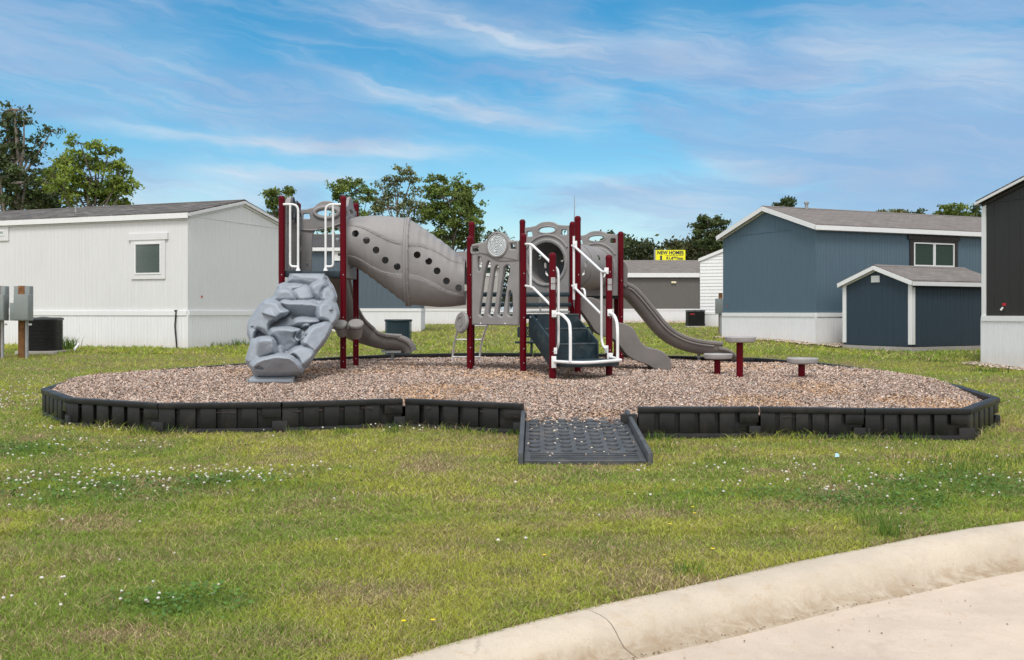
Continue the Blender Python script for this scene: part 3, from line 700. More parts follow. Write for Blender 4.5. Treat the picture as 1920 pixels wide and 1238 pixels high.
# wavy topper and socket plate on the tower's right side, where the tunnel starts (B-C)
o, d, w = between(B_, C_); yc = (B_.y+C_.y)/2
tun_open = circle2(w/2, 2.52, .335, .35, 36)
p = topper(w, 0, 3.05, DT-.1, origin=o, udir=d, openings=[tun_open], bump=.18); p.name = 'tunnel_panel'
p.data.transform(Matrix.Translation((.0, 0, 0)))
o, d, w = between(F_, E_)
p = topper(w, 0, 2.45, D1-.1, origin=o, udir=d, openings=[circle2(w/2, 1.99, .325, .325, 36)], oval=False, bump=.05); p.name = 'tunnel_panel'
# second tunnel: panels H-L and O-M
Tax = Vector((.5,.866,0))
for (a, b, zc, zt) in ((H_, L_, 2.28, 2.845), (O_, M_, 2.26, 2.83)):
    o, d, w = between(a, b); n = Vector((d.y,-d.x,0))
    hole = circle2(w/2, zc, .325, .325, 40)
    p = topper(w, 0, zt, D2-.03, origin=o, udir=d, openings=[hole], bump=.075); p.name = 'tunnel_panel'
    oval_rim(o, d, w, zt-.055, w/.84, p, .014, .178, .057)
    c = o+d*(w/2)+Vector((0,0,zc)); ring_window(p, c, n, .345)
    for k in range(10):
        a2 = 2*math.pi*(k+.5)/10; mb = MB(); mb.lathe([(.009,0),(.009,.008)], c+n*.045+d*(.345*math.cos(a2))+Vector((0,0,.345*math.sin(a2))), 8, axis=n); mb.build('bolt', M_METAL, p)
    # arched moulding over the opening
    mb = MB(); mb.tube([c+n*.026+d*(.425*math.cos(t))+Vector((0,0,.43*math.sin(t))) for t in np.linspace(R(32), R(148), 24)], .018, 8); mb.build('moulded_fold', M_TAUPE, p)

# tunnels as real shells with cut holes
def shell(name, rings, thick, mat, cutters):
    n = len(rings[0]); m = len(rings); vs = [v for g in rings for v in g]; fs = [(i*n+k, i*n+(k+1) % n, (i+1)*n+(k+1) % n, (i+1)*n+k) for i in range(m-1) for k in range(n)]
    me = bpy.data.meshes.new(name); me.from_pydata([tuple(v) for v in vs], [], fs); me.update()
    bm = bmesh.new(); bm.from_mesh(me); bmesh.ops.recalc_face_normals(bm, faces=bm.faces); bm.to_mesh(me); bm.free()
    o = bpy.data.objects.new(name+'_c', me); COL.objects.link(o)
    so = o.modifiers.new('s', 'SOLIDIFY'); so.thickness = thick; so.offset = 0
    cm = MB()
    for c, ax, r, l in cutters: cm.lathe([(r, -l/2), (r, l/2)], c, 20, axis=ax)
    cme = bpy.data.meshes.new('k'); cme.from_pydata(cm.v, [], cm.f); co = bpy.data.objects.new('k', cme); COL.objects.link(co)
    bo = o.modifiers.new('b', 'BOOLEAN'); bo.object = co; bo.operation = 'DIFFERENCE'; bo.solver = 'EXACT'
    dg = bpy.context.evaluated_depsgraph_get(); me2 = bpy.data.meshes.new_from_object(o.evaluated_get(dg)); me2.name = name
    bpy.data.objects.remove(o); bpy.data.objects.remove(co)
    return link_mesh(name, me2, mat, PS, True, 40)
def big_tunnel():
    Yc = 14.86; zc = lambda y_: EYE-(y_-HY)/F*Yc; xc = lambda x_: (x_-960)/F*Yc
    top = [(652,411),(672,407.5),(700,405),(725,406),(745,408),(765,411),(780,419),(798,431),(815,443),(832,455),(849,469),(862,481),(874,488)]
    bot = [(652,497),(664,500),(675,505),(687,513),(707,528),(727,543),(743,555),(757,566),(766,571.5),(775,571),(790,572.5),(823,575.5),(848,574.5),(874,571)]
    l1 = [(652,424),(670,427),(686,431),(703,439),(720,448),(740,457),(765,462)]; l2 = [(652,481),(668,483),(684,490),(700,501),(723,512),(745,516.5),(765,518)]
    r1 = [(766,463),(793,464),(823,475),(848,491.5),(874,498)]; r2 = [(766,518),(790,521),(815,533),(840,547),(874,556)]
    I = lambda T, x: np.interp(x, [a for a, b in T], [b for a, b in T])
    def sm(T, x): return sum(I(T, x+k)*w for k, w in ((-5,.2),(-2.5,.2),(0,.2),(2.5,.2),(5,.2)))
    xs_ = np.arange(652, 874.1, 1.1); n = 120; rings = []
    for x in xs_:
        t, b = sm(top, x), sm(bot, x)
        if x > 776: t += .75*math.sin((x-776)*2*math.pi/13.5)*sstep(776,790,x)
        if x < 756: b += .8*math.sin((x-680)*2*math.pi/12.5)*sstep(676,690,x)
        za, zb = zc(t), zc(b); c = (za+zb)/2; h = (za-zb)/2; X = xc(x)
        u1, u2 = (sm(l1, x), sm(l2, x)) if x < 765.5 else (sm(r1, x), sm(r2, x))
        z1, z2 = zc(u1), zc(u2); g = []
        mid = abs(x-765)
        for k in range(n):
            a = 2*math.pi*k/n; z = c+h*math.sin(a); yy = .385*math.cos(a)
            e = .018; q = float(sstep(z2-e, z2+.006, z)*(1-sstep(z1-.006, z1+e, z)))*float(sstep(3, 6, mid))*float(sstep(655, 662, x))*(1-float(sstep(866,872,x))) 
            s = 1-.045*q
            g.append(Vector((X, Yc+yy*s, c+(z-c)*s if False else z)))
        rings.append(g)
    cut = [(P(x, y_, Yc-.375)+Vector((0,.375,0)), (.0, 1, 0), .051, 1.4) for x, y_ in [(666,438),(687,451),(705,469),(722,488),(744.5,500),(782,478),(803.7,490),(819.5,508),(837,527),(860,540)]]
    # the holes on the far side sit a little off the near ones
    cut = [(c+Vector((0,-.35,0)), ax, r, .5) for c, ax, r, l in cut]+[(c+Vector((.06,.4,.02)), ax, r, .5) for c, ax, r, l in cut]
    o = shell('crawl_tunnel', rings, .012, M_TAUPE, cut)
    # bolted seam collar in the middle
    i = int(np.argmin(abs(xs_-765))); g = rings[i]; c = sum(g, Vector())/len(g); mb = MB(); prof = [(-.040,-.004),(-.038,.026),(-.026,.036),(-.006,.037),(-.004,.028),(.004,.028),(.006,.037),(.026,.036),(.038,.026),(.040,-.004)]
    rr = []
    for dx, h in prof: rr.append([Vector((v.x+dx, v.y+(v-c).normalized().y*h, v.z+(v-c).normalized().z*h)) for v in g])
    vs = [v for q in rr for v in q]; nn = len(g)
    mb.add(vs, [(j*nn+k, j*nn+(k+1) % nn, (j+1)*nn+(k+1) % nn, (j+1)*nn+k) for j in range(len(prof)-1) for k in range(nn)])
    for k in range(0, nn, 7):
        v = g[k]; nr = (v-c).normalized(); mb.lathe([(.007,-.012),(.007,.012)], v+nr*.034+Vector((.03,0,0)), 8, axis=(1,0,0))
    mb.build('seam_collar', M_TAUPE, o, angle=60)
    # moulded lines framing the rows of holes, standing slightly proud on both sides
    for T, x0, x1 in ((l1, 656, 759), (l2, 656, 759), (r1, 771, 872), (r2, 771, 872)):
        for sg in (-1, 1):
            pts = []
            for x in np.linspace(x0, x1, 34):
                j = int(np.argmin(abs(xs_-x))); g = rings[j]; zz = zc(sm(T, x)); q = min((v for v in g if (v.y-Yc)*sg >= 0), key=lambda v: abs(v.z-zz)); q2 = min((v for v in g if (v.y-Yc)*sg >= 0 and v is not q), key=lambda v: abs(v.z-zz))
                f_ = 0 if abs(q2.z-q.z) < 1e-6 else (zz-q.z)/(q2.z-q.z); pts.append(Vector((q.x, q.y+(q2.y-q.y)*f_+sg*.003, zz)))
            m2 = MB(); m2.tube(smooth_path(pts, 2), .0085, 8); m2.build('moulded_line', M_TAUPE, o)
big_tunnel()
def small_tunnel():
    a = (H_+L_)/2+Vector((0,0,2.28)); b = (O_+M_)/2+Vector((0,0,2.26)); ax = (b-a).normalized(); sd = ax.cross(Vector((0,0,1))).normalized(); up = sd.cross(ax)
    a = a+ax*.02; L = (b-a).length-.04; rings = []; n = 72
    for i in range(49):
        t = i/48; r = .335+.03*math.sin(math.pi*t)**.5
        rings.append([a+ax*(t*L)+sd*(r*math.cos(2*math.pi*k/n))+up*(r*math.sin(2*math.pi*k/n)) for k in range(n)])
    cut = []
    for t in (.2, .34, .66, .8):
        for an in (0, 22, 158, 180, -22, 202):
            if (an in (22, 158)) == (t in (.34, .8)): continue
            dr = sd*math.cos(R(an))+up*math.sin(R(an)); cut.append((a+ax*(t*L)+dr*.36, dr, .05, .2))
    o = shell('crawl_tube', rings, .012, M_TAUPE, cut)
    for t in (.12, .5):
        mb = MB(); c = a+ax*(t*L); r0 = .365 if t == .5 else .35
        mb.lathe([(r0-.01,-.03),(r0+.018,-.03),(r0+.022,0),(r0+.018,.03),(r0-.01,.03)], c, 60, axis=ax, cap=False)
        for k in range(16):
            an = 2*math.pi*k/16; mb.lathe([(.008,-.036),(.008,.036)], c+sd*((r0+.012)*math.cos(an))+up*((r0+.012)*math.sin(an)), 8, axis=ax)
        mb.build('seam_collar', M_TAUPE, o, angle=50)
small_tunnel()

# slides
def sweep(name, path, sides, prof, mat, parent=PS, uscale=None, angle=45):
    """open trough: closed profile (s,u) carried along the path; sides = unit vector pointing across at every station"""
    m = len(prof); vs = []; fs = []
    for i, p in enumerate(path):
        t = (path[min(i+1, len(path)-1)]-path[max(i-1, 0)]).normalized(); s = Vector(sides[i]); s = (s-t*s.dot(t)).normalized(); u = s.cross(t)
        if u.z < 0: u = -u
        k = uscale(i/(len(path)-1)) if uscale else (1, 1)
        for a, b in prof: vs.append(p+s*a*k[0]+u*(b*k[1] if b > .03 else b))
    for i in range(len(path)-1):
        for k in range(m): fs.append((i*m+k, i*m+(k+1) % m, (i+1)*m+(k+1) % m, (i+1)*m+k))
    fs += [tuple(range(m)), tuple((len(path)-1)*m+k for k in range(m-1, -1, -1))]
    me = bpy.data.meshes.new(name); me.from_pydata([tuple(v) for v in vs], [], fs); me.update()
    bm = bmesh.new(); bm.from_mesh(me); bmesh.ops.recalc_face_normals(bm, faces=bm.faces); bm.to_mesh(me); bm.free()
    return link_mesh(name, me, mat, parent, True, angle)
def trough(w, h, lip=.045, t=.018):
    """U-shaped section with rolled rims, width w and wall height h"""
    a = w/2
    inner = [(-a,h),(-a+.012,h*.5),(-a+.05,.06),(-a+.12,.01),(0,0),(a-.12,.01),(a-.05,.06),(a-.012,h*.5),(a,h)]
    rim_r = [(a+.012,h+.018),(a+.035,h+.02),(a+lip+.008,h+.004),(a+lip+.006,h-.03),(a+lip-.012,h-.045),(a+.022,h-.05)]
    outer = [(a+.018,h*.5),(a-.0,.05),(a-.07,-.028),(a-.14,-.034),(-a+.14,-.034),(-a+.07,-.028),(-a+.0,.05),(-a-.018,h*.5)]
    rim_l = [(-x, y_) for x, y_ in rim_r][::-1]
    return inner+rim_r+outer+rim_l
# big straight slide off M-N towards the right
lipc = [(1168,521),(1176.7,529),(1192.7,537),(1211,556),(1230,579),(1248.6,602),(1264.6,617),(1288.6,630),(1315,637),(1340,640),(1356,641)]
Yn = 17.0; H_s = .20; pth = []
cl = [P(x, y_, Yn) for x, y_ in lipc]; cl = smooth_path(cl, 6)
for i, p in enumerate(cl):
    t = (cl[min(i+1, len(cl)-1)]-cl[max(i-1, 0)]).normalized(); u = Vector((-t.z, 0, t.x)); q = p-u*(H_s+.02); pth.append(Vector((q.x, Yn+.30, q.z)))
sl = sweep('slide', pth, [(0,1,0)]*len(pth), trough(.50, H_s), M_TAUPE2)
# moulded groove line running down the near wall
gl = [Vector((p.x, Yn-.0, p.z)) for p in pth]; mb = MB(); rr = []
for i in range(8, len(cl)-6):
    t = (cl[i+1]-cl[i-1]).normalized(); u = Vector((-t.z, 0, t.x)); rr.append(cl[i]-u*.085+Vector((0,.022,0)))
mb.tube(rr, .022, 8); mb.build('side_rib', M_TAUPE2, sl)
# flared exit
ex = pth[-1]; exs = [ex+Vector((a, 0, -b)) for a, b in ((-.06,-.0),(.03,.003),(.09,.012),(.15,.035),(.19,.065),(.215,.11))]
sweep('slide_exit', exs, [(0,1,0)]*len(exs), trough(.485, .12), M_TAUPE2, sl, uscale=lambda t: (1, 1-.55*t))
mb = MB(); b = ex+Vector((-.35, 0, -.0)); mb.tube([(b.x, b.y, .5), (b.x, b.y, b.z-.0)], .024, 12); mb.box(b.x-.06, b.y-.12, b.z-.05, b.x+.06, b.y+.12, b.z-.035); mb.build('support_leg', M_METAL, sl)
# hood at the slide's head
mb = MB(); h0 = P(1168, 497, 17.02); 
plate('slide_hood', [[(0,-.34),(.10,-.40),(.12,-.06),(.085,.02),(0,.10)][::1]], .05, .015, (M_.x+.02, 17.0, h0.z), (1,0,0), M_TAUPE2, sl)
plate('slide_hood', [[(0,-.34),(.10,-.40),(.12,-.06),(.085,.02),(0,.10)][::1]], .05, .015, (M_.x+.02, 17.60, h0.z), (1,0,0), M_TAUPE2, sl)

# wave slide: two flat S-shaped cheeks with a bed between
wt = [(1080,560),(1093,558),(1108,558),(1118,561),(1130,571),(1142,586),(1152,599),(1160,604.5),(1172,607),(1182,612),(1190,620),(1197,634),(1205,645),(1214,651),(1228,654),(1242,659),(1252,668),(1258,679),(1259,689),(1255,697)]
wb = [(1246,699),(1233,696),(1217,686),(1204,681),(1191,676),(1175,666),(1163,650),(1152,638),(1140,633.5),(1126,629),(1115,621),(1104,604),(1090,585),(1080,577)]
Yw = 14.55
lp = [(P(x, y_, Yw).x, P(x, y_, Yw).z) for x, y_ in wt+wb]; lp = [(p.x, p.y) for p in smooth_path([(a, b, 0) for a, b in lp], 3, True)]
ws = plate('wave_slide', [lp[::-1]], .045, .015, (0, Yw, 0), (1,0,0), M_TAUPE2, PS)
plate('side_cheek', [lp[::-1]], .045, .015, (0, Yw+.50, 0), (1,0,0), M_TAUPE2, ws)
bed = [(1082,572),(1093,574),(1105,582),(1116,598),(1128,611),(1140,616),(1152,622),(1163,634),(1176,652),(1190,662),(1206,667),(1222,673),(1236,684),(1248,692)]
bp = smooth_path([P(x, y_, Yw) for x, y_ in bed], 4); mb = MB(); n = len(bp)
vs = [(p.x, Yw+.02, p.z) for p in bp]+[(p.x, Yw+.48, p.z) for p in bp]+[(p.x, Yw+.48, p.z-.02) for p in bp]+[(p.x, Yw+.02, p.z-.02) for p in bp]
fs = [(i, i+1, n+i+1, n+i) for i in range(n-1)]+[(2*n+i, 2*n+i+1, 3*n+i+1, 3*n+i) for i in range(n-1)]
mb.add(vs, fs); mb.build('slide_bed', M_TAUPE2, ws)

# bent slide leaving the tower's back and turning right
ctl = [(-2.85,15.28,2.07),(-2.85,15.50,2.02),(-2.87,15.85,1.80),(-2.86,16.25,1.50),(-2.78,16.66,1.22),(-2.58,16.98,1.03),(-2.30,17.12,.925),(-2.08,17.16,.90),(-1.93,17.17,.89)]
bp = smooth_path(ctl, 8); sd_ = []
for i in range(len(bp)):
    t = bp[min(i+1, len(bp)-1)]-bp[max(i-1, 0)]; sd_.append(Vector((t.y, -t.x, 0)).normalized())
bs = sweep('bent_slide', bp, sd_, trough(.50, .22), M_TAUPE2)
mb = MB(); e = bp[-6]; mb.tube([(e.x-.05, e.y-.0, .5), (e.x-.05, e.y, e.z-.0)], .024, 12); mb.box(e.x-.22, e.y-.2, e.z-.075, e.x+.12, e.y+.2, e.z-.035); mb.build('support_leg', M_METAL, bs)
ee = bp[-1]; exs = [ee+Vector((a, 0, -b)) for a, b in ((-.02,0),(.03,.004),(.07,.02),(.10,.05),(.11,.085))]
sweep('slide_exit', exs, [(0,-1,0)]*len(exs), trough(.50, .20), M_TAUPE2, bs, uscale=lambda t: (1-.06*t, 1-.3*t))

# stairs between the low hexagon and the hand-rail posts
O0 = (G_+J_)/2; Fd = Vector((.345,-.94,0)).normalized(); Sd = (J_-G_).normalized()
def ST(a, b, z): q = O0+Fd*a+Sd*b; return Vector((q.x, q.y, z))
st_w = .345; zs = [D1, 1.29, 1.09, .885]; ast = [.0, .28, .56, .86]
stairs = empty('stairs', (0,0,0), parent=PS)
for i in range(3):
    mb = MB(); a0, a1 = ast[i], ast[i+1]; zt, zb_ = zs[i], zs[i+1]
    mb.add([ST(a0,-st_w,zt), ST(a0,st_w,zt), ST(a1,st_w,zt), ST(a1,-st_w,zt), ST(a0,-st_w,zt-.025), ST(a0,st_w,zt-.025), ST(a1-.02,st_w,zt-.025), ST(a1-.02,-st_w,zt-.025)], [(3,2,1,0),(4,5,6,7),(0,1,5,4),(3,0,4,7),(1,2,6,5)])
    mb.add([ST(a1,-st_w,zt), ST(a1,st_w,zt), ST(a1,st_w,zb_-.005), ST(a1,-st_w,zb_-.005), ST(a1-.02,-st_w,zt-.02), ST(a1-.02,st_w,zt-.02), ST(a1-.02,st_w,zb_), ST(a1-.02,-st_w,zb_)], [(0,1,2,3),(7,6,5,4),(0,3,7,4),(1,5,6,2),(3,2,6,7)])
    tr = mb.build('tread', M_STAIR, stairs, smooth=False)
    mb = MB(); mb.beam(ST(a1-.006, -st_w+.004, zt-.006), ST(a1-.006, st_w-.004, zt-.006), .026, .022); mb.build('nosing', M_NOSE, tr, bevel=.004)
for sg in (-1, 1):
    b0, b1 = sg*(st_w+.003), sg*(st_w+.028); zz = [(0, D1+.0), (.10, D1), (ast[3]+.02, 1.12), (ast[3]+.03, .90), (ast[3]-.08, .78), (.0, 1.20)]
    mb = MB(); n = len(zz); mb.add([ST(a, b0, z) for a, z in zz]+[ST(a, b1, z) for a, z in zz], [tuple(range(n)), tuple(range(2*n-1, n-1, -1))]+[((i+1) % n, i, n+i, n+(i+1) % n) for i in range(n)])
    bm_o = mb.build('stringer', M_STAIR, stairs, bevel=.005)
mb = MB(); mb.lathe([(.017,0),(.015,.01),(.004,.016)], ST(.08, -st_w-.028, 1.44), 12, axis=-Sd); mb.build('bolt', M_METAL, stairs)
# low transfer platform
pf = [ST(.84,-.42,0), ST(.84,.42,0), ST(1.28,.50,0), ST(1.36,0,0), ST(1.28,-.36,0)]
mb = MB(); n = len(pf); mb.add([Vector((p.x, p.y, .885)) for p in pf]+[Vector((p.x, p.y, .80)) for p in pf], [tuple(range(n))[::-1], tuple(range(n, 2*n))]+[(i, (i+1) % n, n+(i+1) % n, n+i) for i in range(n)]); mb.build('transfer_platform', M_TEAL, PS, bevel=.01)
# stair rails
def rail3(pts, Y0, Y1, x0, x1): return [P(x, y_, Y0+(Y1-Y0)*(x-x0)/(x1-x0)) for x, y_ in pts]
g = lambda pts: rail3(pts, G_.y-.02, 13.02, 985, 1047)
r1 = tube_part('stair_rail', [round_path(g([(985,458),(996,458),(1031,491),(1046,506),(1047,520),(1047,648),(1040,662)]), .06), g([(995,459),(995,537)]), round_path(g([(985,536),(999,539),(1032,572)]), .05)], .0175, M_WHITE)
g = lambda pts: rail3(pts, J_.y-.03, 13.45, 1076, 1128)
r2 = tube_part('stair_rail', [round_path(g([(1073,461),(1077,462),(1126,507),(1130,510),(1138,510)]), .04), g([(1076,443),(1076,562)]), round_path(g([(1073,536),(1078,540),(1127,589)]), .04), round_path(g([(1128,509),(1128,636),(1131,649),(1137,655)]), .06)], .0175, M_WHITE)
def bracket(x, y0, y1, Y, parent, w=9):
    a, b = P(x-w/2, y0, Y), P(x+w/2, y1, Y); mb = MB(); mb.box(a.x, Y-.012, b.z, b.x, Y+.012, a.z); mb.lathe([(.009,0),(.009,.006)], ((a.x+b.x)/2, Y-.012, (a.z+b.z)/2+.0), 8, axis=(0,-1,0)); mb.build('bracket', M_WHITE, parent, bevel=.006)
bracket(1137, 502, 514, 13.36, r2, 8); bracket(1137, 648, 662, 13.36, r2, 7); bracket(1078, 452, 464, 14.33, r2, 8); bracket(1078, 532, 543, 14.33, r2, 8); bracket(1041, 652, 664, 12.93, r1, 7)
# hoops over the transfer platform, standing on a bowed front bar
Yb = 12.72
front = smooth_path([P(1038,678,12.92), P(1050,678.5,12.80), P(1075,680,12.66), P(1105,680,12.66), P(1140,677.5,12.84), P(1164,675.5,13.02)], 6)
hp = tube_part('platform_hoop', [front, round_path([P(1164,675.5,13.02), P(1143,669,13.36)], .02), round_path([P(1040,589,12.92), P(1053,589,12.86), P(1068,604,12.74), P(1069.5,625,12.68), P(1069.5,679,12.67)], .1, 7), round_path([P(1143,587,13.36), P(1151,590,13.22), P(1157,604,13.08), P(1158,625,13.0), P(1158,676,12.98)], .1, 7)], .0205, M_WHITE)
bracket(1038.5, 668, 690, 12.90, hp, 9); bracket(1039, 582, 595, 12.90, hp, 9); bracket(1143.5, 662, 676, 13.35, hp, 11); bracket(1143.5, 580, 593, 13.35, hp, 9)
# far rails seen between the panels
tube_part('guard_rail', [round_path([P(1090,542,15.3), P(1095,542,15.2), P(1097,550,15.1), P(1097,568,15.1), P(1093,574,15.2), P(1088,575,15.3)], .05)], .017, M_WHITE)
tube_part('guard_rail', [[P(1013,553,16.2), P(1013,585,16.2)], [P(925,585,16.2), P(1072,585,16.2)]], .017, M_WHITE)
# arch ladder behind the hexagon
la = lambda pts: [P(x, y_, Y) for x, y_, Y in pts]
s1 = smooth_path(la([(848.5,680,16.75),(849.5,660,16.7),(854,635,16.5),(862,612,16.2),(872,597,15.8),(884,590,15.4)]), 6)
s2 = smooth_path(la([(899,680,16.75),(900.5,660,16.7),(905,635,16.5),(913,612,16.2),(923,598,15.8),(935,590,15.5)]), 6)
lad = tube_part('arch_ladder', [s1, s2], .0165, M_WHITE)
for y_, Y in ((669.5,16.72),(637,16.52),(611,16.2)):
    x0 = {669.5:(849,900),637:(853.5,904.5),611:(862,913)}[y_]; mb = MB(); mb.tube([P(x0[0],y_,Y), P(x0[1],y_,Y)], .0135, 10); mb.build('rung', M_WHITE, lad)
# driver disc on post E, a scalloped wheel facing left
c = P(866, 605, 14.36); ax = Vector((-.80,-.58,.12)).normalized(); mb = MB(); n = 60; u = ax.cross(Vector((0,0,1))).normalized(); v = u.cross(ax)
prof = [(0,.030),(.4,.032),(.42,.022),(.48,.022),(.5,.034),(.88,.030),(1.0,.012),(1.0,-.012),(.88,-.03),(0,-.03)]; vs = []; fs = []
for r_, h in prof:
    for k in range(n):
        a = 2*math.pi*k/n; rr = .155*r_*(1+(.035*abs(math.cos(4*a))**.6-.02 if r_ > .8 else 0)); vs.append(c+ax*h+u*(rr*math.cos(a))+v*(rr*math.sin(a)))
for i in range(len(prof)-1):
    for k in range(n): fs.append((i*n+k, i*n+(k+1) % n, (i+1)*n+(k+1) % n, (i+1)*n+k))
mb.add(vs, fs); w_ = mb.build('driver_wheel', M_TAUPE, PS, angle=30)
mb = MB(); mb.tube([c-ax*.03, E_+Vector((-.02,-.02,c.z))], .02, 10); mb.build('wheel_mount', M_METAL, w_)
# pair of drums clamped to post B
for (x0, x1, yt, yb_, Y, dx) in ((625,651,602,633,14.25,-.03),(653,682,601,637,14.2,.03)):
    xc_ = (x0+x1)/2; r_ = (x1-x0)/2/F*Y; c = P(xc_, yt+5, Y); ax = Vector((dx*2.2,-.62,1)).normalized(); h = (yb_-yt-5)/F*Y
    mb = MB(); mb.lathe([(r_*.62,-h),(r_*.70,-h*.95),(r_*.96,-.05),(r_,-.035),(r_*1.03,-.012),(r_*1.0,-.0),(r_*.93,.008),(r_*.90,.002),(r_*.3,.004),(.001,.004)], c, 28, axis=ax, cap=True); dr = mb.build('drum', M_TAUPE, PS, angle=30)
    mb = MB(); mb.lathe([(r_*.97,-.044),(r_*1.02,-.046),(r_*1.02,-.038),(r_*.97,-.036)], c, 28, axis=ax, cap=False); mb.build('drum_band', M_RAMP, dr)
mb = MB(); mb.box(B_.x-.16, 14.26, 1.27, B_.x+.2, 14.36, 1.33); mb.build('drum_bracket', M_METAL, PS, bevel=.008)

# rock climber
def rock_climber():
    S = 5.385; OX, OY = 450, 500
    prof = [(70,500,848),(110,488,885),(150,470,902),(175,385,925),(200,372,940),(225,370,950),(260,352,965),(310,325,980),(335,250,968),(345,235,962),(380,200,975),(420,168,992),(480,128,1003),(540,86,985),(600,70,932),(660,70,915),(720,92,880),(760,104,852),(800,92,818),(850,78,775),(900,60,748),(950,52,718),(980,76,694),(1010,104,655),(1050,122,632),(1085,148,600),(1100,160,575)]
    ys_ = [a for a,_,_ in prof]; xl = [b for _,b,_ in prof]; xr = [c for _,_,c in prof]
    # outline, height, lean down the slope, lean sideways
    rocks = [
     ([(472,160),(500,90),(545,50),(640,60),(835,78),(868,140),(895,200),(800,172),(720,196),(620,182)], .10, -.75, .0),
     ([(366,222),(375,180),(410,160),(480,170),(600,178),(645,200),(590,230),(450,240),(385,240)], .13, .35, .1),
     ([(316,335),(340,280),(372,236),(440,212),(520,232),(562,300),(548,355),(410,364)], .20, -.75, .15),
     ([(525,235),(620,192),(702,206),(750,292),(738,330),(600,345),(552,300)], .13, .1, -.1),
     ([(712,200),(790,137),(860,145),(897,212),(850,238),(834,338),(742,308)], .20, -.55, -.5),
     ([(832,228),(910,202),(978,260),(992,312),(965,380),(822,348)], .15, -.5, -.4),
     ([(560,335),(700,318),(860,322),(825,372),(660,370)], .10, .4, 0),
     ([(400,352),(560,342),(797,370),(778,528),(560,524),(475,480)], .15, -1.25, 0),
     ([(58,600),(103,510),(193,385),(233,333),(320,331),(392,358),(438,420),(497,466),(382,538),(300,603),(296,705),(180,642),(118,765),(62,690)], .27, -.55, .35),
     ([(780,400),(850,342),(932,352),(1012,440),(1012,522),(937,614),(868,560),(778,524)], .23, -.45, -.45),
     ([(508,600),(543,533),(620,514),(782,524),(808,556),(704,610),(600,618)], .19, -1.0, 0),
     ([(293,612),(440,518),(507,502),(517,598),(380,620)], .12, .5, .2),
     ([(612,757),(700,618),(800,562),(882,552),(948,640),(872,772),(776,884),(688,838)], .24, -.45, -.5),
     ([(290,640),(328,608),(480,600),(608,638),(562,702),(617,768),(490,880),(380,838),(338,735),(286,702)], .20, -.95, 0),
     ([(43,935),(103,768),(178,717),(260,702),(348,728),(362,882),(222,938),(98,1000)], .27, -.6, .3),
     ([(348,888),(376,810),(422,808),(446,888)], .16, -.5, 0),
     ([(476,888),(598,792),(697,798),(768,860),(753,928),(628,1014),(562,922)], .22, -.3, -.35),
     ([(94,1014),(148,934),(280,894),(460,876),(568,922),(634,1028),(568,1104),(142,1108)], .27, -1.15, 0)]
    extra = [([(225,475),(262,425),(320,425),(368,515)], .045, .5), ([(175,770),(200,712),(310,708),(348,790),(345,890),(175,915)], .05, -.4), ([(548,702),(640,585),(715,608),(600,758)], .07, .3),
             ([(150,1030),(190,1000),(242,1042)], -.035, 0), ([(105,610),(135,600),(150,640),(115,645)], -.02, 0), ([(900,440),(915,400),(940,440)], .03, 0)]
    nu, nv = 210, 310
    V = np.linspace(70, 1100, nv)[:, None]*np.ones((1, nu)); U = np.linspace(0, 1, nu)[None, :]*np.ones((nv, 1))
    XL = np.interp(V, ys_, xl); XR = np.interp(V, ys_, xr)
    k = np.ones(9)/9
    for A in (XL, XR): A[:, 0] = np.convolve(np.pad(A[:, 0], 4, mode='edge'), k, 'valid'); A[:] = A[:, :1]
    X = XL+(XR-XL)*U
    def sdf(poly, X, V):
        p = [(q.x, q.y) for q in smooth_path([(a, b, 0) for a, b in poly], 4, True)]
        d = np.full(X.shape, 1e9); ins = np.zeros(X.shape, bool); n = len(p)
        for i in range(n):
            ax_, ay = p[i]; bx_, by = p[(i+1) % n]; ex, ey = bx_-ax_, by-ay; t = np.clip(((X-ax_)*ex+(V-ay)*ey)/(ex*ex+ey*ey+1e-9), 0, 1)
            d = np.minimum(d, np.hypot(X-ax_-t*ex, V-ay-t*ey)); c = ((ay > V) != (by > V)) & (X < (bx_-ax_)*(V-ay)/(by-ay+1e-12)+ax_); ins ^= c
        return np.where(ins, d, -d)
    Hh = np.full(X.shape, .0)
    def dome(d, Rr): t = np.clip(d/Rr, 0, 1); return np.sqrt(np.clip(1-(1-t)**2, 0, 1))
    wx, wy = (fbm(X/90, V/90, 40)-.5)*22, (fbm(X/90, V/90, 50)-.5)*22
    for i, (poly, h, tilt, side) in enumerate(rocks):
        cy = np.mean([b for a, b in poly]); cx = np.mean([a for a, b in poly]); d = sdf(poly, X+wx, V+wy)
        hh = np.clip(h+tilt*(V-cy)/754+side*(X-cx)/754+(fbm(X/120+i*7, V/120, 60)-.5)*.02, .02, 1)*dome(d+7, 58)
        Hh = np.maximum(Hh, np.where(d > -7, hh, 0))
    for poly, h, tilt in extra:
        cy = np.mean([b for a, b in poly]); d = sdf(poly, X, V); Hh = Hh+np.where(d > 0, (h+tilt*(V-cy)/754)*dome(d, 22), 0)
    edge = np.minimum((X-XL), (XR-X)); Hh = Hh*dome(edge+6, 34)
    for _ in range(2):                                        # light softening of the creases
        Hp = np.pad(Hh, 1, mode='edge'); Hh = (Hp[1:-1,1:-1]*2+Hp[:-2,1:-1]+Hp[2:,1:-1]+Hp[1:-1,:-2]+Hp[1:-1,2:])/6
    Yp = 14.34+(12.30-14.34)*np.clip((V-70)/(1100-70), 0, 1)**1.0
    px_ = OX+X/S; py_ = OY+V/S; D = Hh*1.9-.08
    Yf = Yp-D; xw = (px_-960)/F*Yp+.0*D; zw = EYE-(py_-HY)/F*Yp; xw = (px_-960)/F*Yf; zw = EYE-(py_-HY)/F*Yf+0*D
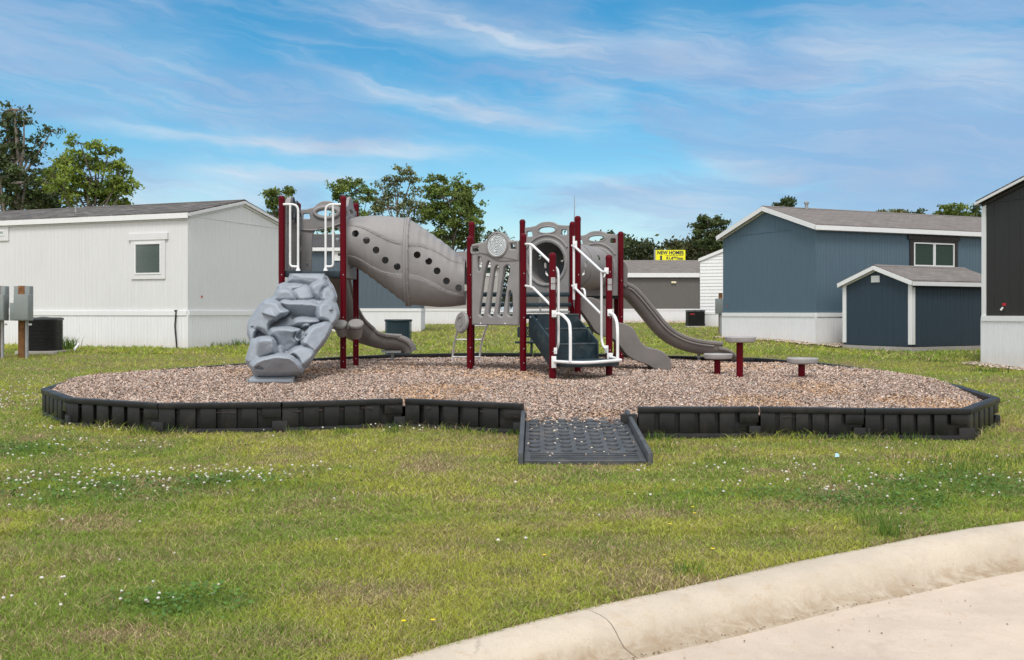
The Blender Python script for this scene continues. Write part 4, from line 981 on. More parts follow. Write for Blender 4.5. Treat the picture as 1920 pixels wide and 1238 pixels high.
    vs = np.stack([xw.ravel(), Yf.ravel(), zw.ravel()], 1)
    Yb_ = Yp+.13-.05*0; back = np.stack([((px_-960)/F*Yb_).ravel(), Yb_.ravel(), (EYE-(py_-HY)/F*Yb_-.03).ravel()], 1)
    i = (np.arange(nu-1)[None, :]+np.arange(nv-1)[:, None]*nu).ravel(); f1 = np.stack([i, i+nu, i+nu+1, i+1], 1); N = nu*nv
    f2 = np.stack([i+N, i+1+N, i+nu+1+N, i+nu+N], 1)
    rim = [j for j in range(nu)]+[nu-1+nu*j for j in range(1, nv)]+[nu*(nv-1)+j for j in range(nu-2, -1, -1)]+[nu*j for j in range(nv-2, 0, -1)]
    f3 = np.array([(rim[j], rim[(j+1) % len(rim)], rim[(j+1) % len(rim)]+N, rim[j]+N) for j in range(len(rim))])
    o = fastmesh('rock_climber', np.concatenate([vs, back]), np.concatenate([f1, f2, f3]), M_ROCK, PS, smooth=True)
    o.data.set_sharp_from_angle(angle=R(60))
    # seam flange down the right edge
    pts = [Vector(((OX+XR[j,0]/S-960)/F*(Yp[j,0]+.06), Yp[j,0]+.06, EYE-(OY+V[j,0]/S-HY)/F*(Yp[j,0]+.06))) for j in range(8, nv, 6)]
    mb = MB(); mb.tube(pts, .008, 6); mb.build('seam_flange', M_ROCK, o)
    # foot board
    a = P(OX+132/S, OY+1095/S, 12.34); b = P(OX+555/S, OY+1095/S, 12.34); zb_ = P(OX, OY+1172/S, 12.24).z
    mb = MB(); mb.add([(a.x, 12.34, a.z), (b.x, 12.34, b.z), (b.x, 12.2, zb_+.04), (a.x-.03, 12.2, zb_+.04), (b.x, 12.2, zb_), (a.x-.03, 12.2, zb_), (b.x, 12.36, zb_), (a.x, 12.36, zb_)], [(0,3,2,1),(3,5,4,2),(5,7,6,4),(7,0,1,6),(0,7,5,3),(1,2,4,6)])
    fb = mb.build('foot_board', M_ROCK, o, bevel=.01)
    for x in (a.x-.03, b.x): m2 = MB(); m2.box(x-.008, 12.19, zb_-.1, x+.008, 12.25, zb_+.05); m2.build('ground_stake', M_METAL, fb)
rock_climber()
#PART3
# ------------------------------------------------------------------ stepping pods
def pod(x, yb_, ytop, Y, label):
    zt = EYE-(ytop-HY)/F*Y; X = (x-960)/F*Y; zb_ = float(mulch_z(X, Y))-.12
    root = empty('stepping_pod', (X, Y, zb_+.12)); tag(root, label, 'stepping pod', 'stepping pods in the mulch')
    mb = MB(); mb.tube([(0,0,-.12), (0,0,zt-zb_-.12-.06)], .043, 18); mb.build('pedestal', M_RED, root)
    n = 72; r0 = .192; vs = []; fs = []
    prof = [(0,-.075),(.55,-.075),(.86,-.07),(.93,-.06),(1.0,-.02),(1.0,-.008),(.955,.002),(.9,.0),(.6,-.004),(.0,-.006)]
    for j, (q, h) in enumerate(prof):
        for k in range(n):
            a = 2*math.pi*k/n; lob = 1+.05*math.cos(3*a+.6)+.03*math.cos(2*a); rib = 1+(.018*(1 if k % 3 else -1) if .9 < q < 1.0 and h < -.015 else 0)
            vs.append((r0*q*lob*rib*math.cos(a), r0*q*lob*rib*math.sin(a), zt-zb_-.12+h))
    for i in range(len(prof)-1):
        for k in range(n): fs.append((i*n+k, i*n+(k+1) % n, (i+1)*n+(k+1) % n, (i+1)*n+k))
    mb = MB(); mb.add(vs, fs); s = mb.build('step_pad', M_POD, root, angle=28)
    mb = MB()
    for q in (.25, .45, .65): mb.tube([(r0*q*math.cos(a), r0*q*math.sin(a), zt-zb_-.12-.003) for a in [2*math.pi*k/40 for k in range(41)]], .0035, 5, cap=False)
    for k in range(6): a = k*math.pi/3; mb.tube([(r0*.7*math.cos(a), r0*.7*math.sin(a), zt-zb_-.122), (r0*.88*math.cos(a), r0*.88*math.sin(a), zt-zb_-.121)], .0035, 5)
    mb.build('grip_ridges', M_POD, s)
pod(1345, 701, 663.5, 13.65, 'low stepping pod on a short red post nearest the big slide')
pod(1387, 712, 631.5, 12.75, 'tallest stepping pod on a long red post, middle of the three')
pod(1503, 712, 671.5, 12.75, 'short stepping pod standing alone at the right of the three')

# ------------------------------------------------------------------ bench and litter bin behind the bed
def perforated(name, mb_pts_uv, w, h, t, origin, ud, vd, parent, mat, pitch=.05, r=.014):
    loops = [round_loop([(0,0),(0,h),(w,h),(w,0)], .035)]
    nx, ny = int((w-.04)/pitch), int((h-.04)/(pitch*.8))
    for j in range(ny):
        for i in range(nx-(j % 2)):
            cx = .02+(w-.04-(nx-1)*pitch)/2+i*pitch+(pitch/2 if j % 2 else 0); cy = (h-(ny-1)*pitch*.8)/2+j*pitch*.8
            loops.append([(cx+r*math.cos(a), cy+r*math.sin(a)) for a in [2*math.pi*k/8 for k in range(8)]])
    return plate(name, loops, t, .002, origin, ud, mat, parent, vd)
Yb_ = 19.75; x0 = (970-960)/F*Yb_; x1 = (1113-960)/F*Yb_; gb = float(gnd(Yb_))
bench = empty('park_bench', ((x0+x1)/2, Yb_, gb)); tag(bench, 'dark teal perforated metal bench on the grass behind the stairs', 'bench')
hw = (x1-x0)/2
perforated('backrest', None, 2*hw, .215, .03, (-hw, .12, 1.225-gb-.215), (1,0,0), None or (0,.0,1), bench, M_TEAL)
perforated('seat', None, 2*hw+.08, .30, .03, (-hw-.04, -.22, .92-gb), (1,0,0), (0,1,0), bench, M_TEAL)
mb = MB(); mb.box(-hw-.05, -.245, .90-gb, hw+.05, -.22, .945-gb); mb.build('seat_rim', M_TEAL, bench, bevel=.005)
for sx in (-1, 1):
    mb = MB(); x_ = sx*(hw-.28); mb.tube(round_path([(x_, -.18, -.05), (x_, -.18, .40), (x_, .1, .40), (x_, .15, 1.2-gb)], .06), .024, 10); mb.tube([(x_, .05, -.05), (x_, .05, .40)], .024, 10); mb.build('leg', M_TEAL, bench)
def bin_():
    Y = 19.7; X = (747-960)/F*Y; g = float(gnd(Y)); h = EYE-(599-HY)/F*Y-g; r = .255
    root = empty('litter_bin', (X, Y, g)); tag(root, 'dark teal perforated metal litter bin on the grass behind the bent slide', 'litter bin')
    n = 64; m = 26; vs = []; fs = []
    # staggered diamond lattice with real openings
    for j in range(m+1):
        for k in range(n): a = 2*math.pi*(k+.5*(j % 2))/n; vs.append((r*math.cos(a), r*math.sin(a), .04+(h-.08)*j/m))
    def strut(p, q, w=.0055):
        p = Vector(vs[p]); q = Vector(vs[q]); return p, q, w
    mb = MB()
    for j in range(0, m, 1):
        for k in range(n):
            if math.sin(2*math.pi*k/n) > .35: continue
            for dk in ((0, -1) if j % 2 == 0 else (0, 1)):
                if (k+j) % 2: continue
                p, q, w = strut(j*n+k, (j+1)*n+(k+dk) % n); mb.beam(p, q, .009, .006, up=(p.x, p.y, 0))
    mb.build('lattice_side', plastic('teal_lattice', (.028,.07,.095), .4), root, smooth=False)
    mb = MB(); mb.lathe([(r-.035,.03),(r-.03,h-.02)], n=48, cap=False); mb.build('liner', M_BLACKR, root)
    mb = MB(); mb.lathe([(r-.02,h-.045),(r+.012,h-.045),(r+.02,h-.02),(r+.012,h),(r-.03,h),(r-.03,h-.045)], n=48, cap=False); mb.lathe([(r+.006,0),(r+.006,.05),(r-.01,.05)], n=48, cap=False); mb.build('rim', M_TEAL, root)
bin_()

# ------------------------------------------------------------------ mobile homes
def wall_mesh(mb, p0, p1, z0, ztop, sp=.2, gw=.011, gd=.005, zfun=None, phase=.07, irregular=True):
    """vertical panel siding with real grooves; p0->p1 along the wall, outward side on the right hand"""
    p0 = Vector(p0); p1 = Vector(p1); L = (p1-p0).length; d = (p1-p0)/L; n = Vector((d.y, -d.x, 0)); us = [0]; u = phase; k = 0
    cuts = []
    while u < L-.05:
        cuts.append(u); u += sp*((.62, 1.0, .74, 1.0, 1.0)[k % 5] if irregular else 1); k += 1
    apex = getattr(zfun, 'apex', None); pts = [(0, 0)]
    for c in cuts: pts += [(c-gw/2, 0), (c-gw/4, -gd), (c+gw/4, -gd), (c+gw/2, 0)]
    pts.append((L, 0))
    if apex is not None and all(abs(apex-q[0]) > .02 for q in pts): pts.append((apex, 0)); pts.sort()
    vs = []
    for q, o_ in pts:
        a = p0+d*q+n*o_; vs += [(a.x, a.y, z0), (a.x, a.y, zfun(q) if zfun else ztop)]
    mb.add(vs, [(2*i, 2*i+2, 2*i+3, 2*i+1) for i in range(len(pts)-1)])
def lap_mesh(mb, p0, p1, z0, zfun, ztop, h=.15):
    p0 = Vector(p0); p1 = Vector(p1); L = (p1-p0).length; d = (p1-p0)/L; n = Vector((d.y, -d.x, 0)); z = z0
    def span(z):    # part of the wall lying below the roof at height z
        us = np.linspace(0, L, 121); ok = [u for u in us if zfun(u) >= z-1e-6]; return (min(ok), max(ok)) if ok else None
    while z < ztop:
        s = span(z); s2 = span(min(z+h, ztop-.001)) or s
        if not s: break
        a, b = p0+d*s[0], p0+d*s[1]; a2, b2 = p0+d*s2[0], p0+d*s2[1]; z2 = min(z+h, ztop)
        mb.add([(a.x+n.x*.02, a.y+n.y*.02, z), (b.x+n.x*.02, b.y+n.y*.02, z), (b2.x+n.x*.002, b2.y+n.y*.002, z2), (a2.x+n.x*.002, a2.y+n.y*.002, z2), (a.x, a.y, z), (b.x, b.y, z)], [(0,1,2,3),(4,5,1,0)]); z += h
def home(label, org, xdir, W, Lh, zg, zs_, ze, zr, wm, roofm, skirtm=W_SKIRT, trimm=W_TRIM, over=.12, lap=False, corner=None, sp=.125, fascia_h=.125, rakem=None, rake_h=None, inner=None, gw=.011, gd=.005, cat='mobile home', name='mobile_home', band=None, skirt_band=True, gsp=None):
    yaw = math.atan2(xdir[1], xdir[0]); root = empty(name, (org[0], org[1], zg), yaw); tag(root, label, cat)
    zs_, ze, zr = zs_-zg, ze-zg, zr-zg
    def zf(u): return ze+(zr-ze)*(1-abs(u-W/2)/(W/2))-.02
    zf.apex = W/2
    f = 'wall'
    for (p0, p1, fn, ztop) in (((0,0,0),(W,0,0), zf, 0), ((W,0,0),(W,Lh,0), None, ze-.03), ((W,Lh,0),(0,Lh,0), zf, 0), ((0,Lh,0),(0,0,0), None, ze-.03)):
        mb = MB()
        if lap: lap_mesh(mb, p0, p1, zs_, fn or (lambda u: ze), (zr if fn else ze)-.03)
        else: wall_mesh(mb, p0, p1, zs_, ztop, sp, gw, gd, zfun=fn)
        mb.build(f, wm, root, smooth=False)
        if zs_ > .2:
            mb = MB(); q0 = Vector(p0); q1 = Vector(p1); d = (q1-q0).normalized(); n = Vector((d.y,-d.x,0))
            wall_mesh(mb, q0+n*.03-d*.03, q1+n*.03+d*.03, -.25, zs_-.02, .10, .010, .006, irregular=False); sk = mb.build('skirting', skirtm, root, smooth=False)
            if skirt_band:
                mb = MB(); a = q0+n*.02; b = q1+n*.02; mb.beam((a.x,a.y,zs_-.005), (b.x,b.y,zs_-.005), .055, .11); mb.build('skirting_rail', trimm, sk, smooth=False)
    # seam board across the gable at eave height, and roof
    mb = MB(); mb.beam((.02,-.004,ze-.03), (W-.02,-.004,ze-.03), .012, .022); mb.build('gable_seam', wm, root, smooth=False)
    t = .07; pitch = (zr-ze)/(W/2); rf = MB()
    yo0, yo1 = -over, Lh+over
    for sg in (0, 1):
        e = (-over if sg == 0 else W+over); ze_ = ze-pitch*over; vs = [(e, yo0, ze_), (W/2, yo0, zr), (W/2, yo1, zr), (e, yo1, ze_)]
        top = [Vector(v)+Vector((0,0,t)) for v in vs]; 
        rf.add([*vs, *top], [(4,7,6,5) if sg == 0 else (4,5,6,7), (0,1,2,3), (0,4,5,1), (1,5,6,2), (2,6,7,3), (3,7,4,0)])
    def uvf(co): return (co.y, (co.x if co.x < W/2 else W-co.x)*1.05)
    roof = rf.build('roof', roofm, root, smooth=False, uvf=uvf)
    # fascia along eaves and rakes
    for sg in (0, 1):
        e = (-over if sg == 0 else W+over); ze_ = ze-pitch*over+.012; o_ = -.012 if sg == 0 else .012
        mb = MB(); mb.beam((e+o_, yo0, ze_-fascia_h*.25), (e+o_, yo1, ze_-fascia_h*.25), .03, fascia_h); mb.build('fascia', trimm, roof, smooth=False)
        if not lap:
            mb = MB(); wx = 0 if sg == 0 else W; q = -1 if sg == 0 else 1; mb.beam((wx+q*.012, .0, ze-.10), (wx+q*.012, Lh, ze-.095), .03, .07); mb.build('frieze', trimm if band is None else band, roof, smooth=False)
        for yy in (yo0-.012, yo1+.012):
            rh = rake_h or fascia_h; mb = MB(); mb.beam((e, yy, ze_-rh*.2), (W/2, yy, zr+.012-rh*.2), .026, rh); mb.build('rake_board', rakem or trimm, roof, smooth=False)
        mb = MB(); mb.beam((0 if sg == 0 else W, -.02, ze-.06), (W/2, -.02, zr-.06), .03, .06); mb.build('rake_board', inner or rakem or trimm, roof, smooth=False)
    mb = MB(); rc = [(W/2-.13, zr+t+.007-pitch*.13), (W/2, zr+t+.009), (W/2+.13, zr+t+.007-pitch*.13)]
    mb.add([(x, yy, z) for yy in (yo0, yo1) for x, z in rc], [(0,1,4,3), (1,2,5,4)]); mb.build('ridge_cap', M_RIDGE, roof, smooth=False)
    if corner:
        for (x, y_) in ((0,0),(W,0),(0,Lh),(W,Lh)):
            sx = -1 if x == 0 else 1; sy = -1 if y_ == 0 else 1; mb = MB()
            mb.box(x-.0 if sx > 0 else x-.018, y_-(.10 if sy > 0 else 0), zs_+.05, x+.018 if sx > 0 else x, y_+(0 if sy > 0 else .10), ze-.04)
            mb.box(x-(.10 if sx > 0 else .018), y_ if sy > 0 else y_-.018, zs_+.05, x+(.018 if sx > 0 else .10), y_+.018 if sy > 0 else y_, ze-.04); mb.build('corner_board', corner, root, smooth=False)
    root['_z'] = zg; del root['_z']
    return root, roof, dict(W=W, L=Lh, yaw=yaw, org=Vector((org[0], org[1], 0)), zg=zg)
def on_side(H, face, px, py):
    """home-local point where the sight line through a photo pixel meets a wall"""
    Mx = Matrix.Rotation(-H['yaw'], 3, 'Z'); o = Mx @ (Vector((0,0,EYE))-H['org']-Vector((0,0,H['zg']))); d = Mx @ Vector(((px-960)/F, 1, -(py-HY)/F))
    if face == 'left': t = (0-o.x)/d.x
    elif face == 'right': t = (H['W']-o.x)/d.x
    else: t = (0-o.y)/d.y
    return o+d*t
def window(root, H, face, x0, y0, x1, y1, trim, trimw=.07, head=.0, blinds=True, panes=1, sill=True, inner=W_TRIM, drape=True, tl=None):
    a, b = on_side(H, face, x0, y1), on_side(H, face, x1, y0)
    if face == 'gable': u0, u1 = a.x, b.x; mk = lambda u, o_, z: Vector((u, -o_, z))
    elif face == 'left': u0, u1 = sorted((a.y, b.y)); mk = lambda u, o_, z: Vector((-o_, u, z))
    else: u0, u1 = sorted((a.y, b.y)); mk = lambda u, o_, z: Vector((H['W']+o_, u, z))
    z0 = on_side(H, face, (x0+x1)/2, y1).z; z1 = on_side(H, face, (x0+x1)/2, y0).z
    def bx(mb, u0, u1, z0, z1, o0, o1):
        c = [mk(u, o_, z) for o_ in (o0, o1) for u, z in ((u0,z0),(u1,z0),(u1,z1),(u0,z1))]; mb.add(c, [(0,1,2,3),(7,6,5,4),(0,4,5,1),(1,5,6,2),(2,6,7,3),(3,7,4,0)])
    mb = MB(); w = trimw; hd = w+head
    bx(mb, u0-w, u0, z0-w, z1+hd, .0, .03); bx(mb, u1, u1+w, z0-w, z1+hd, .0, .03); bx(mb, u0, u1, z1, z1+hd, .0, .03); bx(mb, u0, u1, z0-w, z0, .0, .03)
    if head > .02: bx(mb, u0-w-.08, u1+w+.08, z1+w*.6, z1+hd+.02, .0, .045)
    wd = mb.build('window', trim, root, smooth=False)
    pw = (u1-u0)/panes
    for i in range(panes):
        p0, p1 = u0+i*pw, u0+(i+1)*pw; q = .035; g = .006 if panes > 1 else 0
        mb = MB(); bx(mb, p0+g, p0+q+g, z0, z1, .002, .042); bx(mb, p1-q-g, p1-g, z0, z1, .002, .042); bx(mb, p0+q+g, p1-q-g, z1-q, z1, .002, .042); bx(mb, p0+q+g, p1-q-g, z0, z0+q, .002, .042); mb.build('frame', inner, wd, smooth=False)
        mb = MB(); mb.add([mk(u, .0235, z) for u, z in ((p0+q,z0+q),(p1-q,z0+q),(p1-q,z1-q),(p0+q,z1-q))], [(0,1,2,3)]); gl_ = mb.build('pane', M_PANE, wd, smooth=False)
        if blinds:
            mb = MB(); z = z0+q; hgt = .05
            while z < z1-q-.01:
                mb.add([mk(u, o_, zz) for u, o_, zz in ((p0+q, .004, z+hgt*.92), (p1-q, .004, z+hgt*.92), (p1-q, .018, z), (p0+q, .018, z))], [(0,1,2,3)]); z += hgt
            mb.build('blind', M_BLIND, wd, smooth=False)
            mb = MB(); mb.add([mk(u, .002, z) for u, z in ((p0+q,z0+q),(p1-q,z0+q),(p1-q,z1-q),(p0+q,z1-q))], [(0,1,2,3)]); mb.build('backing', M_CURTAIN, wd, smooth=False)
    return wd
def make_pane():
    m = bpy.data.materials.new('clear_pane'); m.use_nodes = True; t = NT(m.node_tree); t.n.clear(); out = t.node('ShaderNodeOutputMaterial')
    tr = t.node('ShaderNodeBsdfTransparent'); tr.inputs[0].default_value = (.8,.88,.84,1); gl = t.node('ShaderNodeBsdfGlossy'); gl.inputs['Roughness'].default_value = .03; fr = t.node('ShaderNodeFresnel'); fr.inputs[0].default_value = 1.5
    mx = t.node('ShaderNodeMixShader'); t.l.new(t.math('MULTIPLY_ADD', fr.outputs[0], .16, .0), mx.inputs[0]); t.l.new(tr.outputs[0], mx.inputs[1]); t.l.new(gl.outputs[0], mx.inputs[2]); t.l.new(mx.outputs[0], out.inputs[0]); return m
M_PANE = make_pane()
def vent(root, x, y_, z, parent, kind=0):
    mb = MB()
    if kind == 0: mb.lathe([(.05,0),(.05,.16),(.075,.17),(.075,.22),(.02,.25)], (x,y_,z), 14)
    elif kind == 1: mb.lathe([(.11,0),(.09,.03),(.025,.045),(.022,.30)], (x,y_,z), 14)
    else: mb.lathe([(.09,0),(.09,.12),(.17,.14),(.17,.26),(.15,.29),(.02,.30)], (x,y_,z), 16)
    mb.build('roof_vent', M_METAL if kind != 2 else M_WHITE, parent)
# white home on the left
h1, r1_, H1 = home('long white mobile home with grey shingle roof at the left', (-7.685, 23.6), (.357,.934), 4.27, 17, .62, 1.50, 3.84, 4.34, W_WHITE, R_GREY, over=.06, band=W_WHITE, rakem=W_WHITE, rake_h=.07, gw=.007, gd=.003)
window(h1, H1, 'left', 254, 455.5, 303.5, 514.5, W_WHITE, .115, .09)
window(h1, H1, 'left', -30, 432.5, 10, 443, W_WHITE, .13, .02, blinds=False)
vent(h1, .9, 4.3, 3.4, r1_, 1)
p = on_side(H1, 'left', 333, 587); mb = MB(); mb.tube([(-.05, p.y, p.z+.05), (-.07, p.y+.02, p.z-.3), (-.06, p.y-.02, p.z-.8), (-.08, p.y-.08, p.z-.95)], .018, 8); mb.tube([(-.02,p.y,p.z+.05), (-.1,p.y,p.z+.05)], .02, 8); mb.build('drain_pipe', M_BLACKR, h1)
p = on_side(H1, 'gable', 378, 557); mb = MB(); mb.box(p.x-.02, -.006, p.z-.02, p.x+.03, .001, p.z+.03); mb.build('red_tag', M_REDS, h1)
# slate blue home on the right
h2, r2_, H2 = home('slate blue mobile home with white skirting and tan roof', (6.57, 31.0), (.40,-.915), 4.25, 16, .62, 1.456, 3.88, 4.55, W_BLUE, R_TAN, over=.14)
window(h2, H2, 'right', 1712, 456, 1788, 500, M_CHAR, .14, .06, panes=2)
for yy, k in ((1.3, 0), (9.4, 0), (13.0, 2)): vent(h2, 4.25*.5+(.2 if k == 0 else .9), yy, 3.9-.0 if k else 3.93, r2_, k)
p = on_side(H2, 'gable', 1363, 574); mb = MB(); mb.box(p.x-.02, -.006, p.z-.015, p.x+.04, .001, p.z+.015); mb.build('red_tag', M_REDS, h2)
# charcoal home at the far right
h3, r3_, H3 = home('charcoal black mobile home with white skirting at the right edge', (9.93, 21.0), (.27,-.963), 4.27, 12, .48, 1.39, 3.83, 4.40, W_BLACK, R_GREY, corner=W_TRIM, over=.10, sp=.41, fascia_h=.05, rake_h=.05, inner=W_BLACK, gw=.014, gd=.007)
p = on_side(H3, 'gable', 1883, 571); mb = MB(); mb.box(p.x-.05, -.01, p.z-.03, p.x+.05, .001, p.z+.03); mb.build('red_tag', M_REDS, h3); mb = MB(); mb.tube([(p.x, -.03, p.z-.06), (p.x-.03, -.06, p.z-.12)], .02, 8); mb.build('outlet', M_WHITE, h3)
# dusty blue home behind the tower
h4, r4_, H4 = home('dusty blue mobile home seen behind the climbing tower', (-3.46, 37.5), (-.05, 1), 4.27, 13, .78, 1.62, 3.93, 4.55, W_BLUE3, R_DARK, over=.1)
window(h4, H4, 'left', 632, 473, 641, 482, W_TRIM, .14, .02, blinds=False)
vent(h4, .9, 3.2, 3.35, r4_, 0)
# pale grey home, far middle
h5, r5_, H5 = home('pale grey mobile home far behind the slatted panel', (-.62, 51), (0, 1), 4.4, 14, .90, 1.66, 3.95, 4.70, W_BEIGE, R_TAN, over=.1)
window(h5, H5, 'left', 905, 497, 927, 514, W_TRIM, .1, .02, blinds=True)
# grey home, far middle right
h6, r6_, H6 = home('long grey mobile home behind the big slide with a wall lamp', (13.5, 60.5), (0, 1), 4.5, 13.2, .93, 1.70, 3.9, 4.75, W_GREY, R_TAN, over=.15, fascia_h=.26)
window(h6, H6, 'left', 1000, 500, 1014, 520, W_TRIM, .1, .02)
p = on_side(H6, 'left', 1263, 530); mb = MB(); mb.box(-.10, p.y-.15, p.z-.05, -.0, p.y+.15, p.z+.06); mb.build('wall_lamp', plastic('cream_lamp_glass', (.8,.72,.5), .3), h6, bevel=.02)
# white lap-sided home in the gap
h7, r7_, H7 = home('white lap sided home squeezed between the grey and slate blue homes', (8.5, 45.0), (.93, -.37), 4.3, 14, .85, 1.5, 3.92, 4.75, W_LAP, R_TAN, lap=True, over=.05)
# shed
def shed():
    org = (8.79, 26.4); xd = Vector((.484,-.875,0)); W = 2.17; L = 3.32; zg = .54
    root, roof, H = home('dark blue wooden storage shed with white trim beside the charcoal home', org, xd, W, L, zg, zg+.13, 2.27, 2.66, W_BLUE2, R_TAN, corner=W_TRIM, over=.10, sp=.20, fascia_h=.10, cat='shed', name='garden_shed', band=W_BLUE2)
    mb = MB(); mb.box(-.02,-.02,-.12,W+.02,L+.02,.115); mb.build('skid_base', SKIDC, root, smooth=False)
    p = on_side(H, 'gable', 1642, 523.5); mb = MB(); mb.box(p.x-.13, -.02, p.z-.085, p.x+.13, .0, p.z+.085)
    v = mb.build('gable_vent', W_TRIM, root, smooth=False); mb = MB()
    for k in range(6): mb.box(p.x-.105, -.028, p.z-.07+k*.024, p.x+.105, -.0205, p.z-.06+k*.024)
    mb.build('vent_louvre', W_TRIM, v, smooth=False)
shed()

# ------------------------------------------------------------------ meter pedestals, air conditioners, small things
def pedestal(X, Y, label, flip=1):
    g = float(gnd(Y)); root = empty('meter_pedestal', (X, Y, g)); tag(root, label, 'electric meter', 'meter pedestals by the white home')
    s = Y/F
    mb = MB(); mb.box(-.16, -.02, -.2, -.02, .12, 1.52); mb.build('wooden_post', M_WOODP, root, bevel=.006)
    mb = MB(); mb.tube([(.03, -.03, -.2), (.03, -.03, .85)], .034, 12); mb.build('conduit', M_METAL, root)
    mb = MB(); mb.box(-.145, -.24, .79, .17, -.03, 1.335); bx = mb.build('meter_box', M_BOX, root, bevel=.008)
    mb = MB(); mb.box(-.135, -.252, .81, .16, -.241, 1.325); mb.build('box_door', M_BOX, bx, bevel=.003)
    mb = MB(); mb.box(-.25, -.015, 1.06, .08, .16, 1.515); mb.build('rear_box', M_BOX, root, bevel=.008)
    mb = MB(); mb.box(-.245, -.20, .79, -.15, -.06, 1.16); mb.build('side_box', M_BOX, root, bevel=.006)
    mb = MB(); mb.tube(round_path([(-.2,-.13,1.16),(-.2,-.13,1.23),(-.15,-.13,1.24)], .03), .03, 10); mb.tube([(-.26,.05,1.42),(-.27,.05,1.48)], .03, 10); mb.build('pvc_elbow', M_WPVC, root)
    mb = MB(); mb.box(.075, -.06, .69, .14, -.04, .73); mb.build('tag_plate', M_WPVC, root)
    return root
pedestal(-10.2, 20.9, 'grey meter boxes on a wooden post beside the black air conditioner'); pedestal(-10.71, 20.9, 'grey meter boxes on a post cut by the left edge')
def small_meter():
    Y = 34.0; X = (1349-960)/F*Y; g = float(gnd(Y)); root = empty('meter_pedestal', (X, Y, g)); tag(root, 'small grey meter box on a post at the corner of the slate blue home', 'electric meter')
    k = Y/F; zt = EYE+(587-560)/F*Y-g; mb = MB(); mb.box(-.14, -.12, zt-.52, .16, .05, zt); mb.build('meter_box', M_BOX, root, bevel=.01)
    mb = MB(); mb.box(.0, .06, -.2, .12, .16, zt+.19); mb.build('wooden_post', M_WOODP, root); mb = MB(); mb.tube([(.04,-.03,-.2),(.04,-.03,zt-.5)], .05, 10); mb.build('conduit', M_METAL, root)
small_meter()
def ac_unit(X, Y, w, h, label, round_=False, slat=.03):
    g = float(gnd(Y)); root = empty('air_conditioner', (X, Y, g)); tag(root, label, 'air conditioner')
    def ring_(z, q=0): return [Vector((a, b, z)) for a, b in round_loop([(-w/2+q,-w/2+q),(w/2-q,-w/2+q),(w/2-q,w/2-q),(-w/2+q,w/2-q)], w*(.36 if round_ else .08), 6)]
    mb = MB(); z = .05; n = len(ring_(0))
    rows = []
    while z < h-.06: rows += [ring_(z, .012), ring_(z+slat*.5, .0), ring_(z+slat*.55, .012)]; z += slat
    vs = [v for r_ in rows for v in r_]; mb.add(vs, [(i*n+k, i*n+(k+1) % n, (i+1)*n+(k+1) % n, (i+1)*n+k) for i in range(len(rows)-1) for k in range(n)]); mb.build('louvred_case', M_AC, root, smooth=False)
    mb = MB(); rs = [ring_(h-.06, -.005), ring_(h-.02, -.008), ring_(h, .03), ring_(h, .12)]; vs = [v for r_ in rs for v in r_]; mb.add(vs, [(i*n+k, i*n+(k+1) % n, (i+1)*n+(k+1) % n, (i+1)*n+k) for i in range(3) for k in range(n)]); mb.build('top_cover', plastic('ac_top', (.05,.055,.06), .5), root)
    mb = MB()
    for rr in np.arange(.05, w*.36, .03): mb.tube([(rr*math.cos(a), rr*math.sin(a), h+.015-.08*(rr/w)) for a in [2*math.pi*k/24 for k in range(25)]], .004, 4, cap=False)
    mb.build('fan_guard', M_AC, root)
    mb = MB(); mb.box(-w/2-.06, -w/2-.06, -.1, w/2+.06, w/2+.06, .045); mb.build('pad', SKIDC, root, bevel=.01)
    return root
ac_unit(-10.52, 22.35, .74, .79, 'round cornered black air conditioner by the white home', True)
a2 = ac_unit((1299-960)/F*45.2, 44.6, .76, .76, 'square black air conditioner beside the white lap sided home')
mb = MB(); mb.box(-.30, -.39, .56, -.10, -.383, .60); mb.build('red_badge', M_REDS, a2)
def cables():
    Y = 44.9; root = empty('service_cables', P(1334, 570, Y)); tag(root, 'grey switch box with black cables looping down to the air conditioner', 'cable'); o0 = P(1334, 570, Y)
    mb = MB(); mb.box(-.07, -.06, -.1, .07, .04, .12); mb.build('switch_box', M_BOX, root, bevel=.01)
    for pts in ([(1332,575),(1331,590),(1326,604),(1318,611),(1314,606),(1313,598)], [(1336,575),(1338,590),(1335,603),(1331,609),(1322,611)]):
        mb = MB(); mb.tube([q-o0 for q in smooth_path([P(x, y_, Y) for x, y_ in pts], 5)], .022, 6); mb.build('cable', M_BLACKR, root)
cables()
mb = MB(); a, b = P(140, 655, 22.2), P(147.5, 645, 22.7); mb.tube([a, b], .026, 10); tag(mb.build('drain_stub', M_WPVC), 'short white pipe sticking out of the grass by the skirting', 'pipe')

